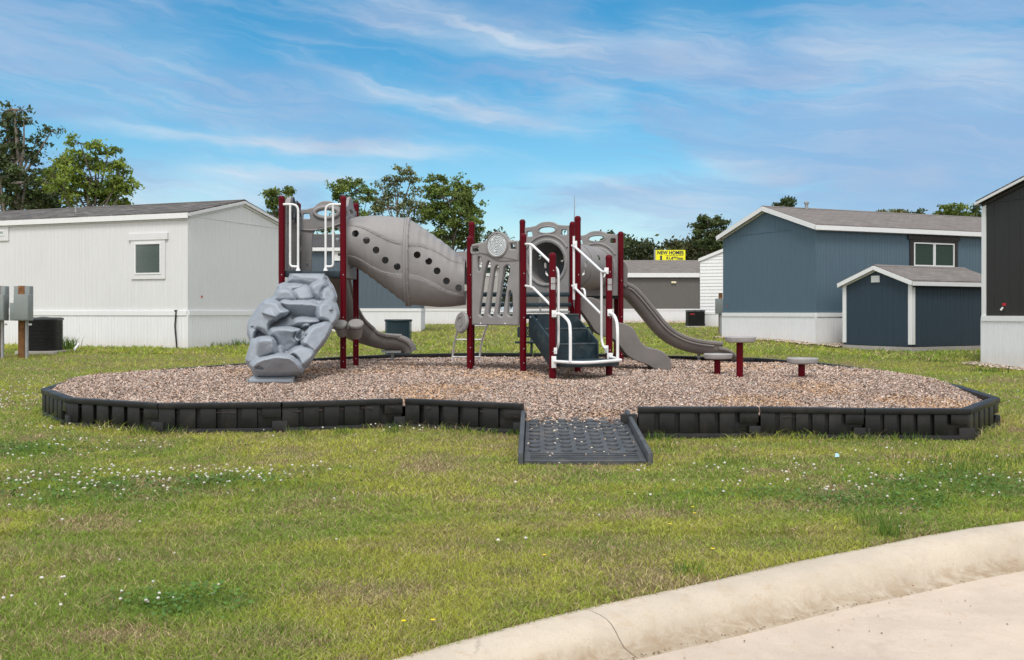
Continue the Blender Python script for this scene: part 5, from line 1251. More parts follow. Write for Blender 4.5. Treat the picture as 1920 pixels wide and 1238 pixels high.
# ------------------------------------------------------------------ billboard
def billboard():
    Y = 95; c = P(1257, 482, Y); root = empty('roadside_sign', (c.x, Y, 1.0)); tag(root, 'yellow NEW HOMES billboard rising above the grey roof', 'billboard')
    k = Y/F; w = 56*k; z1 = EYE+(HY-469)*k-1.0; hgt = 27*k; mb = MB(); mb.box(-w/2, 0, z1-hgt, w/2, .12, z1); f = mb.build('sign_face', M_YELLOW, root, smooth=False)
    mb = MB(); mb.box(-w/2-.12, -.05, z1-hgt, -w/2-.01, .3, z1+.05); mb.build('side_frame', M_METAL, root, smooth=False)
    for sx in (-1, 1): mb = MB(); mb.box(sx*w*.3-.08, .13, -.3, sx*w*.3+.08, .3, z1-.1); mb.build('leg', M_WOODP, root)
    Mx = lambda x, z: Matrix.Translation((x, -.012, z)) @ Matrix.Rotation(R(90), 4, 'X')
    text_mesh('lettering', 'NEW HOMES', .46, Mx(0, z1-.27), M_NAVY, f, sx=.93, bold=.014)
    text_mesh('lettering', '$1,499/mo', .42, Mx(.40, z1-.80), M_NAVY, f, sx=.88, bold=.012)
    mb = MB()
    for i in range(18): mb.box(-.5+i*.098, -.012, z1-.55, -.5+i*.098+.05+.02*(i % 3), -.004, z1-.50)
    mb.build('small_print', M_NAVY, f); mb = MB(); mb.box(-.98, -.012, z1-1.25, -.80, -.004, z1-.53); mb.build('blue_door_picture', M_NAVY, f)
billboard()
def mast():
    Y = 120; c = P(1077, 587, Y); root = empty('radio_mast', (c.x, Y, 1)); tag(root, 'thin grey radio mast far away above the red posts', 'mast'); h = EYE+(587-366)/F*Y-1
    mb = MB(); mb.tube([(0,0,-.5), (0,0,h*.82), (0,0,h)], .1, 8, rs=[.12,.06,.03]); mb.build('mast_pole', M_METAL, root); mb = MB(); mb.tube([(.0,0,h*.9),(.22,0,h*.9)], .03, 6); mb.build('aerial_arm', M_METAL, root)
mast()

# ------------------------------------------------------------------ trees
def leaf_cards(C, size, rng, cols):
    """C: (n,3) leaf centres -> folded leaf sprays of four corners"""
    n = len(C); a = rng.normal(size=(n,3)); a /= np.linalg.norm(a, axis=1)[:, None]; b = rng.normal(size=(n,3)); b -= a*(a*b).sum(1)[:, None]; b /= np.linalg.norm(b, axis=1)[:, None]
    s = size*rng.uniform(.6, 1.35, n)[:, None]; c3 = np.cross(a, b)
    v = np.stack([C-a*s, C+b*s*.5+c3*s*.12, C+a*s, C-b*s*.5+c3*s*.12], 1).reshape(-1, 3); f = np.arange(4*n).reshape(-1, 4)
    return v, f, np.repeat(cols, 4, 0)
def tree(label, Y, base_px, lobes, col, leaf=.13, dens=1.0, bark=BARK, seed=0, trunk_r=.16, group=None, depth=.8, gap=.55, name='broadleaf_tree', fork=None, sparse=()):
    rng = np.random.default_rng(seed); g = float(gnd(Y)); bx_ = (base_px-960)/F*Y; root = empty(name, (bx_, Y, g)); tag(root, label, 'tree', group)
    mb = MB(); rnd = random.Random(seed); k = Y/F; LC = []; LK = []
    top = min(l[1] for l in lobes); ztop = EYE+(HY-top)*k-g; h0 = ztop*.30
    lean = [Vector((0,0,-.3)), Vector((rnd.uniform(-.1,.1), 0, h0*.5)), Vector((rnd.uniform(-.2,.2), rnd.uniform(-.1,.1), h0))]
    cx = np.mean([l[0] for l in lobes]); tx = ((cx-960)*k-bx_)*.6
    lean += [Vector((tx*.5, 0, ztop*.5)), Vector((tx, .2, ztop*.72)), Vector((tx*1.05, .1, ztop*.9))]
    sp = smooth_path(lean, 5); m = len(sp); mb.tube(sp, .1, 9, rs=[trunk_r*(1.25 if i == 0 else 1)*(1-.88*i/m) for i in range(m)])
    for li, (lx, ly, rx, ry) in enumerate(lobes):
        c = Vector(((lx-960)*k-bx_, rnd.uniform(-1, 1)*depth*rx*k, EYE+(HY-ly)*k-g)); Rx, Rz = rx*k, ry*k; Ry = max(Rx*.8, Rz*.8)
        # limb towards the lobe
        j = min(m-1, max(int(m*.28), int(m*min(.9, max(.28, (c.z-Rz*1.2-(c-sp[m//2]).length*.25)/ztop))))); s0 = sp[j]; mid = s0.lerp(c, .5)+Vector((rnd.uniform(-.15,.15), rnd.uniform(-.15,.15), -.12*(c-s0).length))
        br = smooth_path([s0, mid, c], 5); r0 = trunk_r*(.5 if Rx > .8 else .32); mb.tube(br, .05, 6, rs=[r0*(1-.75*i/len(br)) for i in range(len(br))])
        nsub = max(8, int(Rx*Rz*17*gap/.55)+7)
        for q in range(nsub):
            while True:
                d = rng.uniform(-1, 1, 3)
                if (d**2).sum() < 1 and (d**2).sum() > .12: break
            sc = Vector((c.x+d[0]*Rx, c.y+d[1]*Ry, c.z+d[2]*Rz)); tw = [c.lerp(sc, .0), c.lerp(sc, .55)+Vector((0,0,-.05)), sc]; mb.tube(tw, .02, 4, rs=[r0*.3, r0*.18, r0*.06])
            cr = rng.uniform(.15, .40)*(.6+.22*min(Rx, 1.6)); nl = int(dens*rng.uniform(78, 170)*(cr/.35)**1.6*(.13/leaf)**1.4)
            if li in sparse: nl = int(nl*.35)
            pts = rng.normal(size=(nl, 3))*np.array([cr*.62, cr*.62, cr*.38])+np.array(sc)
            LC.append(pts); tone = rng.uniform(.7, 1.3); yel = rng.uniform(0, 1)
            cc = np.array(col)*tone*np.array([1+.25*yel, 1+.06*yel, 1-.1*yel]); LK.append(np.clip(cc*rng.uniform(.75, 1.25, (nl, 1)), 0, 1))
    mb.build('trunk', bark, root, angle=60)
    C = np.concatenate(LC); K = np.concatenate(LK); v, f, kc = leaf_cards(C, leaf*.70, rng, K); fastmesh('crown', v, f, LEAFM, root, colors=kc)
    return root
GD, GM, GL, GO = (.058,.092,.032), (.120,.182,.042), (.165,.245,.045), (.135,.165,.062)
tree('tall dark tree with sparse olive upper twigs at the left edge', 48, 22, [(35,208,38,12),(8,228,30,22),(55,225,28,12),(92,243,26,9),(18,262,36,20),(62,262,22,14),(35,298,44,26),(10,340,40,34),(58,345,44,34),(95,350,28,40),(40,385,70,22),(-25,300,50,90)], GD, .15, .62, BARKP, 1, .26, sparse=(0,3,2,5), gap=.55)
tree('bright green leafy tree above the white roof', 46, 165, [(160,272,32,13),(142,300,40,22),(185,305,30,20),(205,285,22,10),(112,310,22,20),(170,335,50,28),(128,350,40,34),(228,308,14,12),(226,330,24,22),(240,350,18,12),(205,360,34,26),(160,375,60,24),(225,382,22,12)], GL, .14, .75, BARK, 2, .18, gap=.5)
tree('dark shaded tree filling the gap between two brighter trees', 50, 80, [(95,345,34,34),(110,380,40,24),(60,380,50,24)], GD, .15, 1.0, BARK, 3, .16, gap=.7)
tree('small bright tree beside the tower\'s left post', 56, 528, [(516,362,17,9),(540,358,9,5),(510,382,13,12),(528,380,14,12),(515,405,16,12),(530,425,18,14),(512,432,16,10)], GM, .14, 1.0, BARK, 4, .12)
tree('thin twiggy tree behind the tower\'s right post', 62, 665, [(655,340,24,10),(640,356,22,12),(668,354,20,12),(630,366,10,8),(650,380,28,14),(690,368,16,12),(660,405,36,16),(620,420,34,14)], GM, .14, .75, BARK, 5, .14, gap=.5)
tree('airy forked tree above the big tunnel', 64, 742, [(758,322,22,9),(738,340,24,11),(772,330,24,12),(715,352,20,12),(705,372,24,12),(745,366,30,13),(780,358,22,16),(735,392,34,12),(770,392,26,14),(700,398,24,12),(750,420,40,20),(790,400,20,24)], GO, .14, .62, BARKP, 6, .16, gap=.45, sparse=(3,6))
tree('full green tree above the wavy end of the big tunnel', 60, 845, [(818,338,18,12),(835,352,24,12),(860,335,9,16),(812,362,20,16),(878,352,22,8),(900,350,10,7),(846,380,40,24),(872,375,22,18),(890,395,22,24),(820,400,34,26),(862,415,38,26),(892,430,18,20),(840,445,44,20),(875,455,24,16)], GM, .14, .95, BARK, 7, .18, gap=.62, sparse=(2,5))
tree('dark round topped oak between the yellow sign and the blue gable', 78, 1332, [(1330,412,26,7),(1312,424,20,9),(1350,422,18,9),(1306,440,14,8),(1332,440,20,12),(1352,440,18,12),(1312,456,16,8),(1336,462,18,12),(1354,462,14,14),(1330,480,20,8)], GD, .17, 1.0, BARK, 8, .28, name='oak_tree', gap=.75)
tree('small dark tree top above the ridge of the slate blue home', 80, 1474, [(1472,377,18,5),(1462,384,12,4),(1482,384,10,5),(1470,392,18,4),(1475,405,20,9)], GD, .16, 1.0, BARK, 9, .2)
k_ = 20
for px_, py_, rx, ry, c, lb in [(1664,398,16,4,GO,'faint olive tree top peeping over the blue home'), (1692,399,14,4,GO,'small olive tree top right of the faint one'), (1727,398,10,7,GD,'dark rounded tree top beside the roof vent'), (1778,393,24,11,GM,'bright green tree top at the right end of the tan roof'), (1806,400,18,9,GM,'mid green tree top between a bright one and a dark one'), (1832,397,13,9,GD,'dark tree top touching the charcoal home')]:
    tree(lb, 74, px_, [(px_,py_,rx,ry),(px_-rx*.3,py_+10,rx,8),(px_+rx*.3,py_+18,rx*1.2,10),(px_,py_+34,rx*1.3,14)], c, .17, .9, BARK, k_, .14, group='tree tops behind the slate blue home'); k_ += 1
# the wood on the horizon: trees one can tell apart
rr_ = random.Random(5); wv, wf, wk, wb = [], [], [], 0
for x in np.concatenate([np.arange(-34, 12, 3.6), np.arange(12, 52, 1.25), np.arange(52, 80, 4)]):
    Yt = 128+rr_.uniform(-9, 9); top = rr_.uniform(8.3, 10.0)+(1.0 if rr_.random() < .2 else 0); c0 = np.array((.055,.075,.028))*rr_.uniform(.7, 1.3); c0[0] *= rr_.uniform(.9, 1.3); pts = []; cols = []
    for q in range(46):
        h = top*rr_.uniform(.12, 1)**.8; rad = 2.5*math.sqrt(max(.05, 1-(h/top-.45)**2/.32)); a = rr_.uniform(0, 6.28); rr2 = rad*math.sqrt(rr_.random())
        sc = np.array((x+rr2*math.cos(a), Yt+rr2*math.sin(a), 1+h)); n_ = 50; pts.append(RNG.normal(size=(n_, 3))*np.array((.5,.5,.36))+sc); cols.append(np.clip(c0*rr_.uniform(.65, 1.4)*RNG.uniform(.75, 1.25, (n_, 1)), 0, 1))
    C = np.concatenate(pts); K = np.concatenate(cols); v, f, kc = leaf_cards(C, .27, RNG, K); wv.append(v); wf.append(f+wb); wk.append(kc); wb += len(v)
tag(fastmesh('far_woods', np.concatenate(wv), np.concatenate(wf), LEAFM, colors=np.concatenate(wk)), 'low line of dark green woods on the horizon behind the homes', 'woods', kind='stuff')
# ------------------------------------------------------------------ grass, clover, mulch chips, flowers, litter
rng = RNG
def scatter(n, y0, y1, spread=.60, power=1.0):
    y = y0+(y1-y0)*rng.uniform(0, 1, n)**power; x = rng.uniform(-1, 1, n)*spread*y+rng.uniform(-1.1,1.1,n); return x, y
CL = [(-3.3,7.3,1.1,.55),(-2.1,7.5,.8,.35),(-4.6,7.0,1.2,.6),(-4.5,9.0,1.4,.5),(2.5,6.9,.9,.4),(3.5,7.4,1.2,.6),(-1.6,4.75,.35,.25),(1.7,7.1,.6,.25)]
def clover_mask(x, y):
    m = np.zeros(np.shape(x))
    for cx, cy, rx, ry in CL: m = np.maximum(m, np.exp(-((x-cx)/rx)**2-((y-cy)/ry)**2))
    return m*(.55+.9*(fbm(x*2.2, y*2.2, 9)-.2))
def bare_mask(x, y):
    m = sstep(.62, .76, fbm(x*1.5, y*2.1, 21, 5))*.8
    for cx, cy, r in ((.9,6.55,.22),(2.4,7.35,.16),(1.45,5.05,.25),(-.65,4.9,.30),(-1.7,4.3,.22),(2.6,5.75,.3),(-.15,9.75,.35),(.0,9.2,.2),(1.9,6.75,.3)): m = np.maximum(m, .95*np.exp(-(((x-cx)/r)**2+((y-cy)/(r*.6))**2)))
    return np.clip(m, 0, 1)
def grass_colors(x, y, n):
    a = fbm(x*.55, y*.75, 31, 3); a2 = fbm(x*1.9+5, y*2.6, 35, 3); b = fbm(x*3.1, y*4.2, 33, 3); cm = clover_mask(x, y); bm_ = bare_mask(x, y)
    yg = np.array((.43,.46,.07)); gr = np.array((.24,.345,.05)); dk = np.array((.12,.225,.04)); st = np.array((.62,.50,.28)); br = np.array((.25,.17,.10))
    w = np.clip((.45*a+.55*a2-.34)/.26, 0, 1)[:, None]; c = yg*(1-w)+gr*w; w2 = np.clip(cm*.95+(b-.55)*1.6, 0, .9)[:, None]; c = c*(1-w2)+dk*w2
    ps = .19+.28*sstep(.45, .72, b*.55+fbm(x*1.6+9, y*2.2, 37, 3)*.45)+.6*bm_-.3*cm-.12*sstep(10, 16, y); s = rng.uniform(0, 1, n) < ps
    c[s] = st*rng.uniform(.55, 1.05, (s.sum(), 1)); s2 = rng.uniform(0, 1, n) < ps*.3; c[s2] = br
    return np.clip(c*rng.uniform(.6, 1.35, (n, 1)), 0, 1)
def blades(n, y0, y1, hgt, wid, power=1.0, spread=.6, keep=None, seg=2):
    x, y = scatter(n, y0, y1, spread, power); ok = (y > kerb_y(x)+.028*rng.uniform(-1.6,1,n)) & ~in_ring(x, y, .004)
    ok &= ~((x > RAMP['xl0']-.05) & (x < RAMP['xr0']+.07) & (y > RAMP['y0']-.0) & (y < RAMP['y1']+.2))
    bm_ = bare_mask(x, y); ok &= rng.uniform(0, 1, n) > bm_*.75
    if keep is not None: ok &= keep(x, y)
    x, y = x[ok], y[ok]; n = len(x); z = gz(x, y)
    tuft = fbm(x*4.6, y*4.6, 41, 3); lift = .35+1.3*tuft
    h = hgt*lift*rng.uniform(.55, 1.35, n); w = wid*rng.uniform(.6, 1.4, n); th = rng.uniform(0, 2*math.pi, n); ln = rng.uniform(.2, 1.9, n)*h; h = h*rng.uniform(.55, 1, n); ph = rng.uniform(0, 2*math.pi, n)
    bx = np.cos(th)*w/2; by = np.sin(th)*w/2; lx, ly = np.cos(ph)*ln, np.sin(ph)*ln; o = np.zeros(n)
    B = np.stack([x, y, z-.004], 1); W_ = np.stack([bx, by, o], 1)
    c = grass_colors(x, y, n)
    if seg == 2:
        Mid = B+np.stack([lx*.35, ly*.35, h*.6], 1); T = B+np.stack([lx, ly, h], 1)
        v = np.stack([B-W_, B+W_, Mid+W_*.7, Mid-W_*.7, T], 1).reshape(-1, 3); i = np.arange(n)*5
        f = np.concatenate([np.stack([i, i+1, i+2], 1), np.stack([i, i+2, i+3], 1), np.stack([i+3, i+2, i+4], 1)]); k = np.repeat(c, 5, 0)
    else:
        T = B+np.stack([lx, ly, h], 1); v = np.stack([B-W_, B+W_, T], 1).reshape(-1, 3); f = np.arange(3*n).reshape(-1, 3); k = np.repeat(c, 3, 0)
    return v, f, k
def merge(parts):
    V, Fc, K, b = [], [], [], 0
    for v, f, k in parts: V.append(v); Fc.append(f+b); K.append(k); b += len(v)
    return np.concatenate(V), np.concatenate(Fc), np.concatenate(K)
near_edge = lambda x, y: in_ring(x, y, .035)
parts = [blades(420000, 3.3, 6.5, .026, .0037, 1.25), blades(350000, 6.0, 11.5, .030, .0056, 1.15), blades(190000, 10.5, 24, .052, .011, 1.1, seg=1), blades(120000, 22, 62, .075, .032, 1.3, .62, seg=1),
         blades(90000, 8.6, 12.5, .085, .0055, 1.0, keep=lambda x, y: near_edge(x, y) & (fbm(x*1.7, y*1.7, 77) > .46)),
         blades(60000, 10.5, 21, .09, .009, 1.0, keep=lambda x, y: near_edge(x, y)), ]
# taller tufts and weeds
def tufts(spots):
    X, Y_, Hh_, Wd = [], [], [], []
    for cx, cy, r, n, h in spots:
        X.append(cx+rng.normal(0, r, n)); Y_.append(cy+rng.normal(0, r, n)); Hh_.append(h*rng.uniform(.4, 1.1, n)); Wd.append(np.full(n, .006 if cy < 12 else .014))
    x, y, h, w = map(np.concatenate, (X, Y_, Hh_, Wd)); ok = y > kerb_y(x)+.0; x, y, h, w = x[ok], y[ok], h[ok], w[ok]; n = len(x); th = rng.uniform(0, 6.28, n); ph = rng.uniform(0, 6.28, n); ln = h*rng.uniform(.2, .7, n)
    B = np.stack([x, y, gz(x, y)-.005], 1); W_ = np.stack([np.cos(th)*w/2, np.sin(th)*w/2, 0*x], 1); L_ = np.stack([np.cos(ph)*ln, np.sin(ph)*ln, h*.0], 1)
    Mid = B+L_*.3+np.stack([0*x, 0*x, h*.6], 1); T = B+L_+np.stack([0*x, 0*x, h], 1); v = np.stack([B-W_, B+W_, Mid+W_*.7, Mid-W_*.7, T], 1).reshape(-1, 3); i = np.arange(n)*5
    f = np.concatenate([np.stack([i, i+1, i+2], 1), np.stack([i, i+2, i+3], 1), np.stack([i+3, i+2, i+4], 1)]); c = np.array((.11,.19,.03))*rng.uniform(.6, 1.4, (n, 1)); return v, f, np.repeat(c, 5, 0)
gp = lambda px_, py_: (lambda q: (q.x, q.y))(on_ground(px_, py_))
sp_ = []
for px_, py_, r, n, h in [(1665,1005,.05,90,.13),(1640,985,.1,80,.10),(1365,868,.12,260,.06),(1100,835,.05,40,.06),(740,812,.06,70,.12),(640,815,.06,50,.09),(560,815,.08,60,.09),(1420,815,.10,160,.13),(1380,812,.1,120,.1),(1500,820,.15,200,.10),(1600,822,.15,220,.10),(1700,822,.15,220,.10),(1230,822,.1,160,.10),(900,812,.15,140,.08),(330,812,.1,90,.11),(270,812,.1,80,.1),(1780,880,.2,260,.09),(1850,865,.2,260,.09),(1250,840,.1,90,.07),(1290,1075,.05,70,.06),(970,815,.06,90,.08),(127,655,.12,160,.33),(400,650,.15,120,.16),(445,648,.2,160,.2),(460,645,.2,160,.16),(1855,690,.2,120,.12),(1760,668,.15,60,.1),(1290,611,.1,60,.3),(1308,613,.1,60,.25)]:
    x, y = gp(px_, py_); sp_.append((x, y, r, n, h))
parts.append(tufts(sp_))
v, f, k = merge(parts); g_ = fastmesh('grass', v, f, GRASSM, colors=k); tag(g_, 'short mown grass with straw coloured and bare patches covering the lawn', 'grass', kind='stuff')
def discs(x, y, z, r, tilt, col, sides=6, dome=.0):
    n = len(x); a = np.arange(sides)*2*math.pi/sides; tx, ty = rng.normal(0, tilt, n), rng.normal(0, tilt, n)
    P0 = np.stack([x, y, z+dome*r], 1); rim = np.stack([x[:, None]+r[:, None]*np.cos(a), y[:, None]+r[:, None]*np.sin(a), z[:, None]+r[:, None]*(np.cos(a)*tx[:, None]+np.sin(a)*ty[:, None])], 2)
    v = np.concatenate([P0[:, None, :], rim], 1).reshape(-1, 3); i = (np.arange(n)*(sides+1))[:, None]; j = np.arange(sides)[None, :]
    f = np.stack([i+0*j, i+1+j, i+1+(j+1) % sides], 2).reshape(-1, 3); return v, f, np.repeat(col, sides+1, 0)
# clover leaves
x, y = scatter(150000, 4.0, 13, .6, 1.0); cm = clover_mask(x, y); ok = (rng.uniform(0, 1, len(x)) < cm*cm*.9) & (y > kerb_y(x)+.03) & ~in_ring(x, y, .01) & ~((x > .0) & (x < 1.25) & (y > 8.2)); x, y = x[ok], y[ok]; n = len(x)
v, f, k = discs(x, y, gz(x, y)+rng.uniform(.012, .045, n), rng.uniform(.006, .012, n), .35, np.array((.10,.195,.045))*rng.uniform(.7, 1.35, (n, 1)))
tag(fastmesh('clover', v, f, GRASSM, colors=k), 'low dark green clover patches in the lawn', 'clover', kind='stuff')
# white clover heads
def heads():
    X, Y_ = [], []
    for cx, cy, rx, ry, n in [(-3.4,7.4,1.1,.45,110),(-2.3,7.7,.9,.30,90),(-4.9,8.9,1.6,.7,150),(-4.4,7.2,1.0,.5,60),(2.5,7.2,1.0,.3,42),(3.6,7.8,1.1,.6,40),(-1.75,4.75,.3,.18,9),(-3,10.1,2.4,.25,70),(-2.5,4.8,.8,.5,14),(0,6.5,3.5,1.5,20),(2.5,9.0,2.2,.6,22),(-6.8,12.5,1.6,1.6,170),(-2,21,4,1.6,60),(-6,15,2.2,1.5,120),(7,14,2,2,60),(1.9,7.9,.8,.3,20)]:
        X.append(rng.normal(cx, rx*.6, n)); Y_.append(rng.normal(cy, ry*.6, n))
    x, y = np.concatenate(X), np.concatenate(Y_); ok = (y > kerb_y(x)+.05) & ~in_ring(x, y, .02) & ~((x > -.02) & (x < 1.25) & (y > 8.1) & (y < 10.2)); x, y = x[ok], y[ok]; n = len(x)
    bm = bmesh.new(); bmesh.ops.create_icosphere(bm, subdivisions=2, radius=1); bv = np.array([v_.co[:] for v_ in bm.verts]); bf = np.array([[q.index for q in f_.verts] for f_ in bm.faces]); bm.free()
    r = rng.uniform(.0062, .011, n)*(1+.035*np.clip(y-9, 0, 12))*np.clip(.55+.06*y, .7, 1); z = gz(x, y)+rng.uniform(.025, .06, n)
    jag = 1+.28*(rng.uniform(0, 1, (n, len(bv), 1))-.5); v = (bv[None]*jag*np.array([1,1,.82]))*r[:, None, None]+np.stack([x, y, z], 1)[:, None, :]
    f = bf[None]+(np.arange(n)*len(bv))[:, None, None]; c = np.array((.78,.76,.70))*rng.uniform(.75, 1.05, (n, 1, 1)); c = np.repeat(c, len(bv), 1)
    low = (bv[:, 2] < -.3)[None, :, None]; pink = rng.uniform(0, 1, (n, 1, 1)) < .4; c = np.where(low & pink, c*np.array((.8,.55,.45)), c)
    return v.reshape(-1, 3), f.reshape(-1, 3), c.reshape(-1, 3)
v, f, k = heads(); tag(fastmesh('clover_flowers', v, f, PETAL, colors=k), 'scattered small white clover heads in the grass', 'clover flowers', kind='stuff')
# a few yellow flowers
M_YF = plastic('yellow_petals', (.75,.55,.01), .6); M_STEM = plastic('flower_stem', (.09,.15,.03), .6)
yl = ['yellow flower nearest the concrete kerb at the bottom', 'yellow flower left of the one beside the kerb', 'lone yellow flower on the left half of the lawn edge', 'upper yellow flower below the ramp', 'lower yellow flower below the ramp', 'yellow flower left of the pair below the ramp', 'yellow flower in the middle of the right lawn']
for (px_, py_), lb in zip([(810,1176),(755,1178),(1019,1050),(1298,957),(1301,969),(1255,990),(1335,1038)], yl):
    q = on_ground(px_, py_+8); s = 1.0; r0_ = empty('yellow_flower', q); tag(r0_, lb, 'flower', 'small yellow flowers in the lawn'); mb = MB(); mb.tube([(0,0,-.01), (.004,0,.05)], .0012, 5); mb.build('stem', M_STEM, r0_)
    mb = MB()
    for k in range(9): a = 2*math.pi*k/9; u = Vector((math.cos(a), math.sin(a), .18)); w = Vector((-math.sin(a), math.cos(a), 0)); c0 = Vector((.004,0,.05)); mb.add([c0, c0+u*.009+w*.003, c0+u*.014, c0+u*.009-w*.003], [(0,1,2,3)])
    mb.lathe([(.005,0),(.003,.003)], (.004,0,.05), 8); mb.build('petals', M_YF, r0_, smooth=False)
q = on_ground(1570, 864); mb = MB(); mb.add([(-.02,0,.0), (.015,-.005,.004), (.022,.02,.022), (-.01,.022,.03), (.0,.01,.034)], [(0,1,4),(1,2,4),(2,3,4),(3,0,4)]); o = mb.build('litter_scrap', plastic('pale_blue_wrapper', (.35,.55,.66), .4)); o.location = q+Vector((0,0,.03)); tag(o, 'crumpled pale blue scrap of wrapper lying in the grass', 'litter')
# wood chips
def chips(n, y0, y1, s0, power=1.0):
    y = y0+(y1-y0)*rng.uniform(0, 1, n)**power; x = rng.uniform(-6.0, 6.6, n)
    gap = (x > .15) & (x < 1.07) & (y > RAMP['y1']-.14) & (y < 10.6); ok = in_ring(x, y, -.019) | gap; x, y = x[ok], y[ok]; n = len(x); z = mulch_z(x, y)+rng.uniform(-.002, .012, n)
    L = np.minimum(s0*rng.lognormal(0, .45, n), s0*2.1); W_ = L*rng.uniform(.22, .6, n); th = rng.uniform(0, 6.28, n); p1, p2 = rng.normal(0, .38, n), rng.normal(0, .45, n)
    ax = np.stack([np.cos(th), np.sin(th), p1], 1)*L[:, None]/2; bx = np.stack([-np.sin(th), np.cos(th), p2], 1)*W_[:, None]/2; C = np.stack([x, y, z], 1); up = np.array((0,0,1.))*(W_*.25)[:, None]
    v = np.stack([C-ax*rng.uniform(.7,1,(n,1))-bx, C+ax-bx*rng.uniform(.3,1,(n,1)), C+ax*rng.uniform(.7,1,(n,1))+bx, C-ax+bx*rng.uniform(.3,1,(n,1)), C+up], 1).reshape(-1, 3)
    i = np.arange(n)*5; f = np.concatenate([np.stack([i+a, i+b, i+4], 1) for a, b in ((0,1),(1,2),(2,3),(3,0))])
    pal = np.array([(.47,.335,.27),(.53,.41,.335),(.41,.285,.23),(.28,.195,.155),(.58,.48,.41),(.43,.385,.355),(.34,.31,.295),(.50,.32,.19),(.17,.12,.095),(.46,.355,.30)]); pr = np.array([.18,.14,.15,.10,.10,.11,.07,.04,.05,.06]); pr /= pr.sum()
    idx = rng.choice(len(pal), n, p=pr); org = fbm(x*1.1, y*1.4, 88, 3); sw = (rng.uniform(0, 1, n) < sstep(.56, .72, org)*.45); idx[sw] = 7
    c = pal[idx]*rng.uniform(.72, 1.2, (n, 1)); return v, f, np.repeat(np.clip(c, 0, 1), 5, 0)
v, f, k = merge([chips(480000, 9.7, 13.4, .0175, 1.1), chips(260000, 13.0, 20, .025)]); tag(fastmesh('wood_chips', v, f, MULCHM, colors=k), 'loose tan and grey bark chips covering the play area', 'wood chips', kind='stuff')
# chips and dirt spilled on the ramp, gravel by the house feet
def pebbles(name, boxes, n, s, pal, label, cat, zf):
    X, Y_ = [], []
    for x0, y0, x1, y1, w in boxes:
        m = int(n*w); X.append(rng.uniform(x0, x1, m)); Y_.append(rng.uniform(y0, y1, m))
    x, y = np.concatenate(X), np.concatenate(Y_); n = len(x); r = s*rng.uniform(.5, 1.4, n); v, f, k = discs(x, y, zf(x, y)+.001, r, .3, np.array(pal)[rng.integers(0, len(pal), n)]*rng.uniform(.7, 1.2, (n, 1)), 5, .6)
    tag(fastmesh(name, v, f, MULCHM, colors=k), label, cat, kind='stuff')
rz = lambda x, y: RAMP['z0']+(y-RAMP['y0'])/(RAMP['y1']-RAMP['y0'])*(RAMP['z1']-RAMP['z0'])+.002
pebbles('spilled_chips', [(.16,9.3,1.06,9.86,.75),(.14,8.4,1.1,9.3,.25)], 190, .011, [(.5,.4,.32),(.35,.27,.2),(.6,.52,.42)], 'few bark chips spilled onto the black ramp', 'wood chips', rz)
def gravel():
    X, Y_ = [], []
    # strips along the blue and charcoal homes and in front of the grey one
    def strip(a, b, w, n): t = rng.uniform(0, 1, n); d = (Vector(b)-Vector(a)); nn = Vector((-d.y, d.x)).normalized(); o = rng.uniform(0, 1, n)**1.5*w; X.append(a[0]+d.x*t+nn.x*o); Y_.append(a[1]+d.y*t+nn.y*o)
    strip((8.30,27.0), (6.60,30.9), .5, 2600); strip((10.6,28.0), (8.3,26.95), .6, 2600); strip((11.0,17.4), (9.85,21.1), .5, 900)
    X.append(rng.uniform(4, 14, 5000)); Y_.append(rng.uniform(55, 60.3, 5000)); X.append(rng.uniform(-1.5, 3, 900)); Y_.append(rng.uniform(52, 58, 900))
    x, y = np.concatenate(X), np.concatenate(Y_); n = len(x); r = .022*rng.uniform(.5, 1.6, n)*(1+np.clip(y-35, 0, 30)*.08); pal = np.array([(.52,.42,.33),(.42,.34,.28),(.6,.5,.4),(.3,.25,.2)])
    v, f, k = discs(x, y, gz(x, y)+.03, r, .3, pal[rng.integers(0, 4, n)]*rng.uniform(.7, 1.1, (n, 1)), 5, .6); tag(fastmesh('gravel', v, f, MULCHM, colors=k), 'tan gravel strips at the feet of the homes', 'gravel', kind='stuff')
gravel()
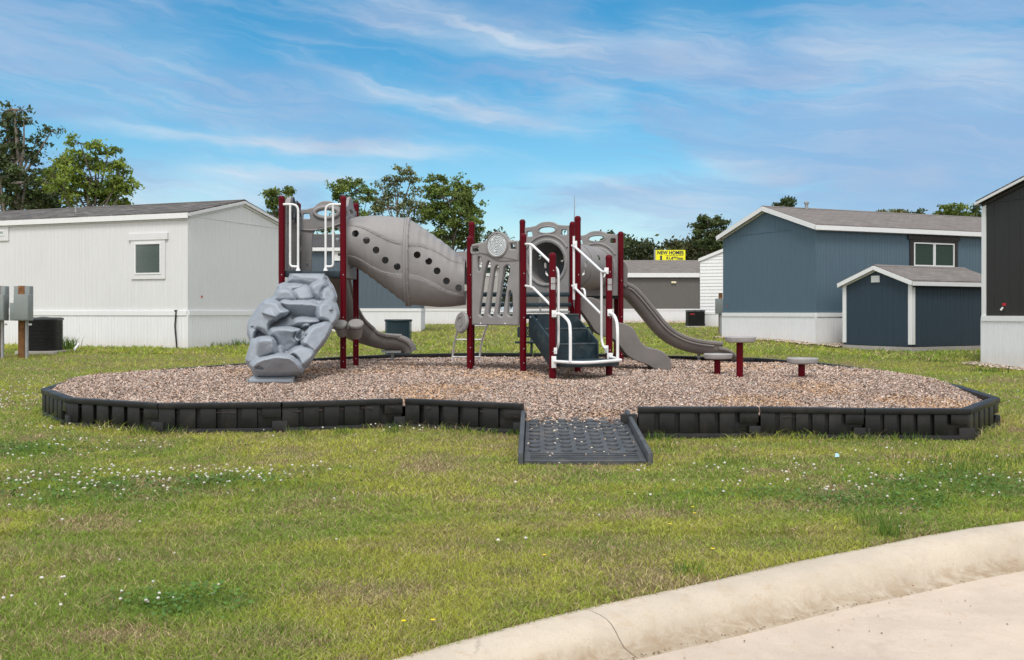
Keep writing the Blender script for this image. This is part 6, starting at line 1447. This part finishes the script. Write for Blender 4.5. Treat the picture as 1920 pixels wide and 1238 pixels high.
def gutter_grit():
    n = 2600; t = rng.uniform(0, len(kerb_line)-1.001, n); i = t.astype(int); f = t-i; kx = np.array([p.x for p in kerb_line]); ky = np.array([p.y for p in kerb_line])
    x = kx[i]*(1-f)+kx[i+1]*f; y = ky[i]*(1-f)+ky[i+1]*f; tx = kx[i+1]-kx[i]; ty = ky[i+1]-ky[i]; L = np.hypot(tx, ty); off = .345+np.abs(rng.normal(0, .022, n))+(rng.uniform(0, 1, n) < .12)*rng.uniform(0, .7, n)
    keep = fbm(x*1.6, y*1.6, 91) > .42; x = (x+ty/L*off)[keep]; y = (y-tx/L*off)[keep]; n = len(x); v, f, k = discs(x, y, np.full(n, .003), rng.uniform(.002, .0065, n), .3, np.array([(.30,.22,.14),(.40,.32,.22),(.16,.11,.07)])[rng.integers(0, 3, n)], 5, .5)
    tag(fastmesh('gutter_grit', v, f, MULCHM, colors=k), 'brown grit and sand gathered along the foot of the kerb', 'grit', kind='stuff')
gutter_grit()
# leaf litter in the gutter
M_DRY = plastic('dry_brown_leaf', (.16,.055,.02), .8, .3)
for (px_, py_, L_l, an, zz, lb) in [(1502,1143,.10,1.3,.0,'curled brown leaf upright in the gutter'),(1444,1112,.045,.3,.06,'small brown scrap on the kerb face'),(1313,1167,.035,2.2,.03,'tiny brown leaf on the kerb by the joint'),(1730,1021,.06,2.4,.12,'thin brown leaf on top of the kerb at the right'),(1712,1104,.05,.2,.0,'brown crumb of bark on the road at the right')]:
    Y = (EYE-zz)*F/(py_-HY); c = Vector(((px_-960)/F*Y, Y, zz+.006)); mb = MB(); d = Vector((math.cos(an), math.sin(an), .15)); w = Vector((-d.y, d.x, .1)); mb.add([c-d*L_l/2, c+w*L_l*.14+Vector((0,0,.012)), c+d*L_l/2, c-w*L_l*.14+Vector((0,0,.004)), c+Vector((0,0,-.004))], [(0,3,1),(3,2,1),(0,1,4),(1,2,4)]); tag(mb.build('dry_leaf', M_DRY), lb, 'dry leaf', 'dry leaves on the concrete')
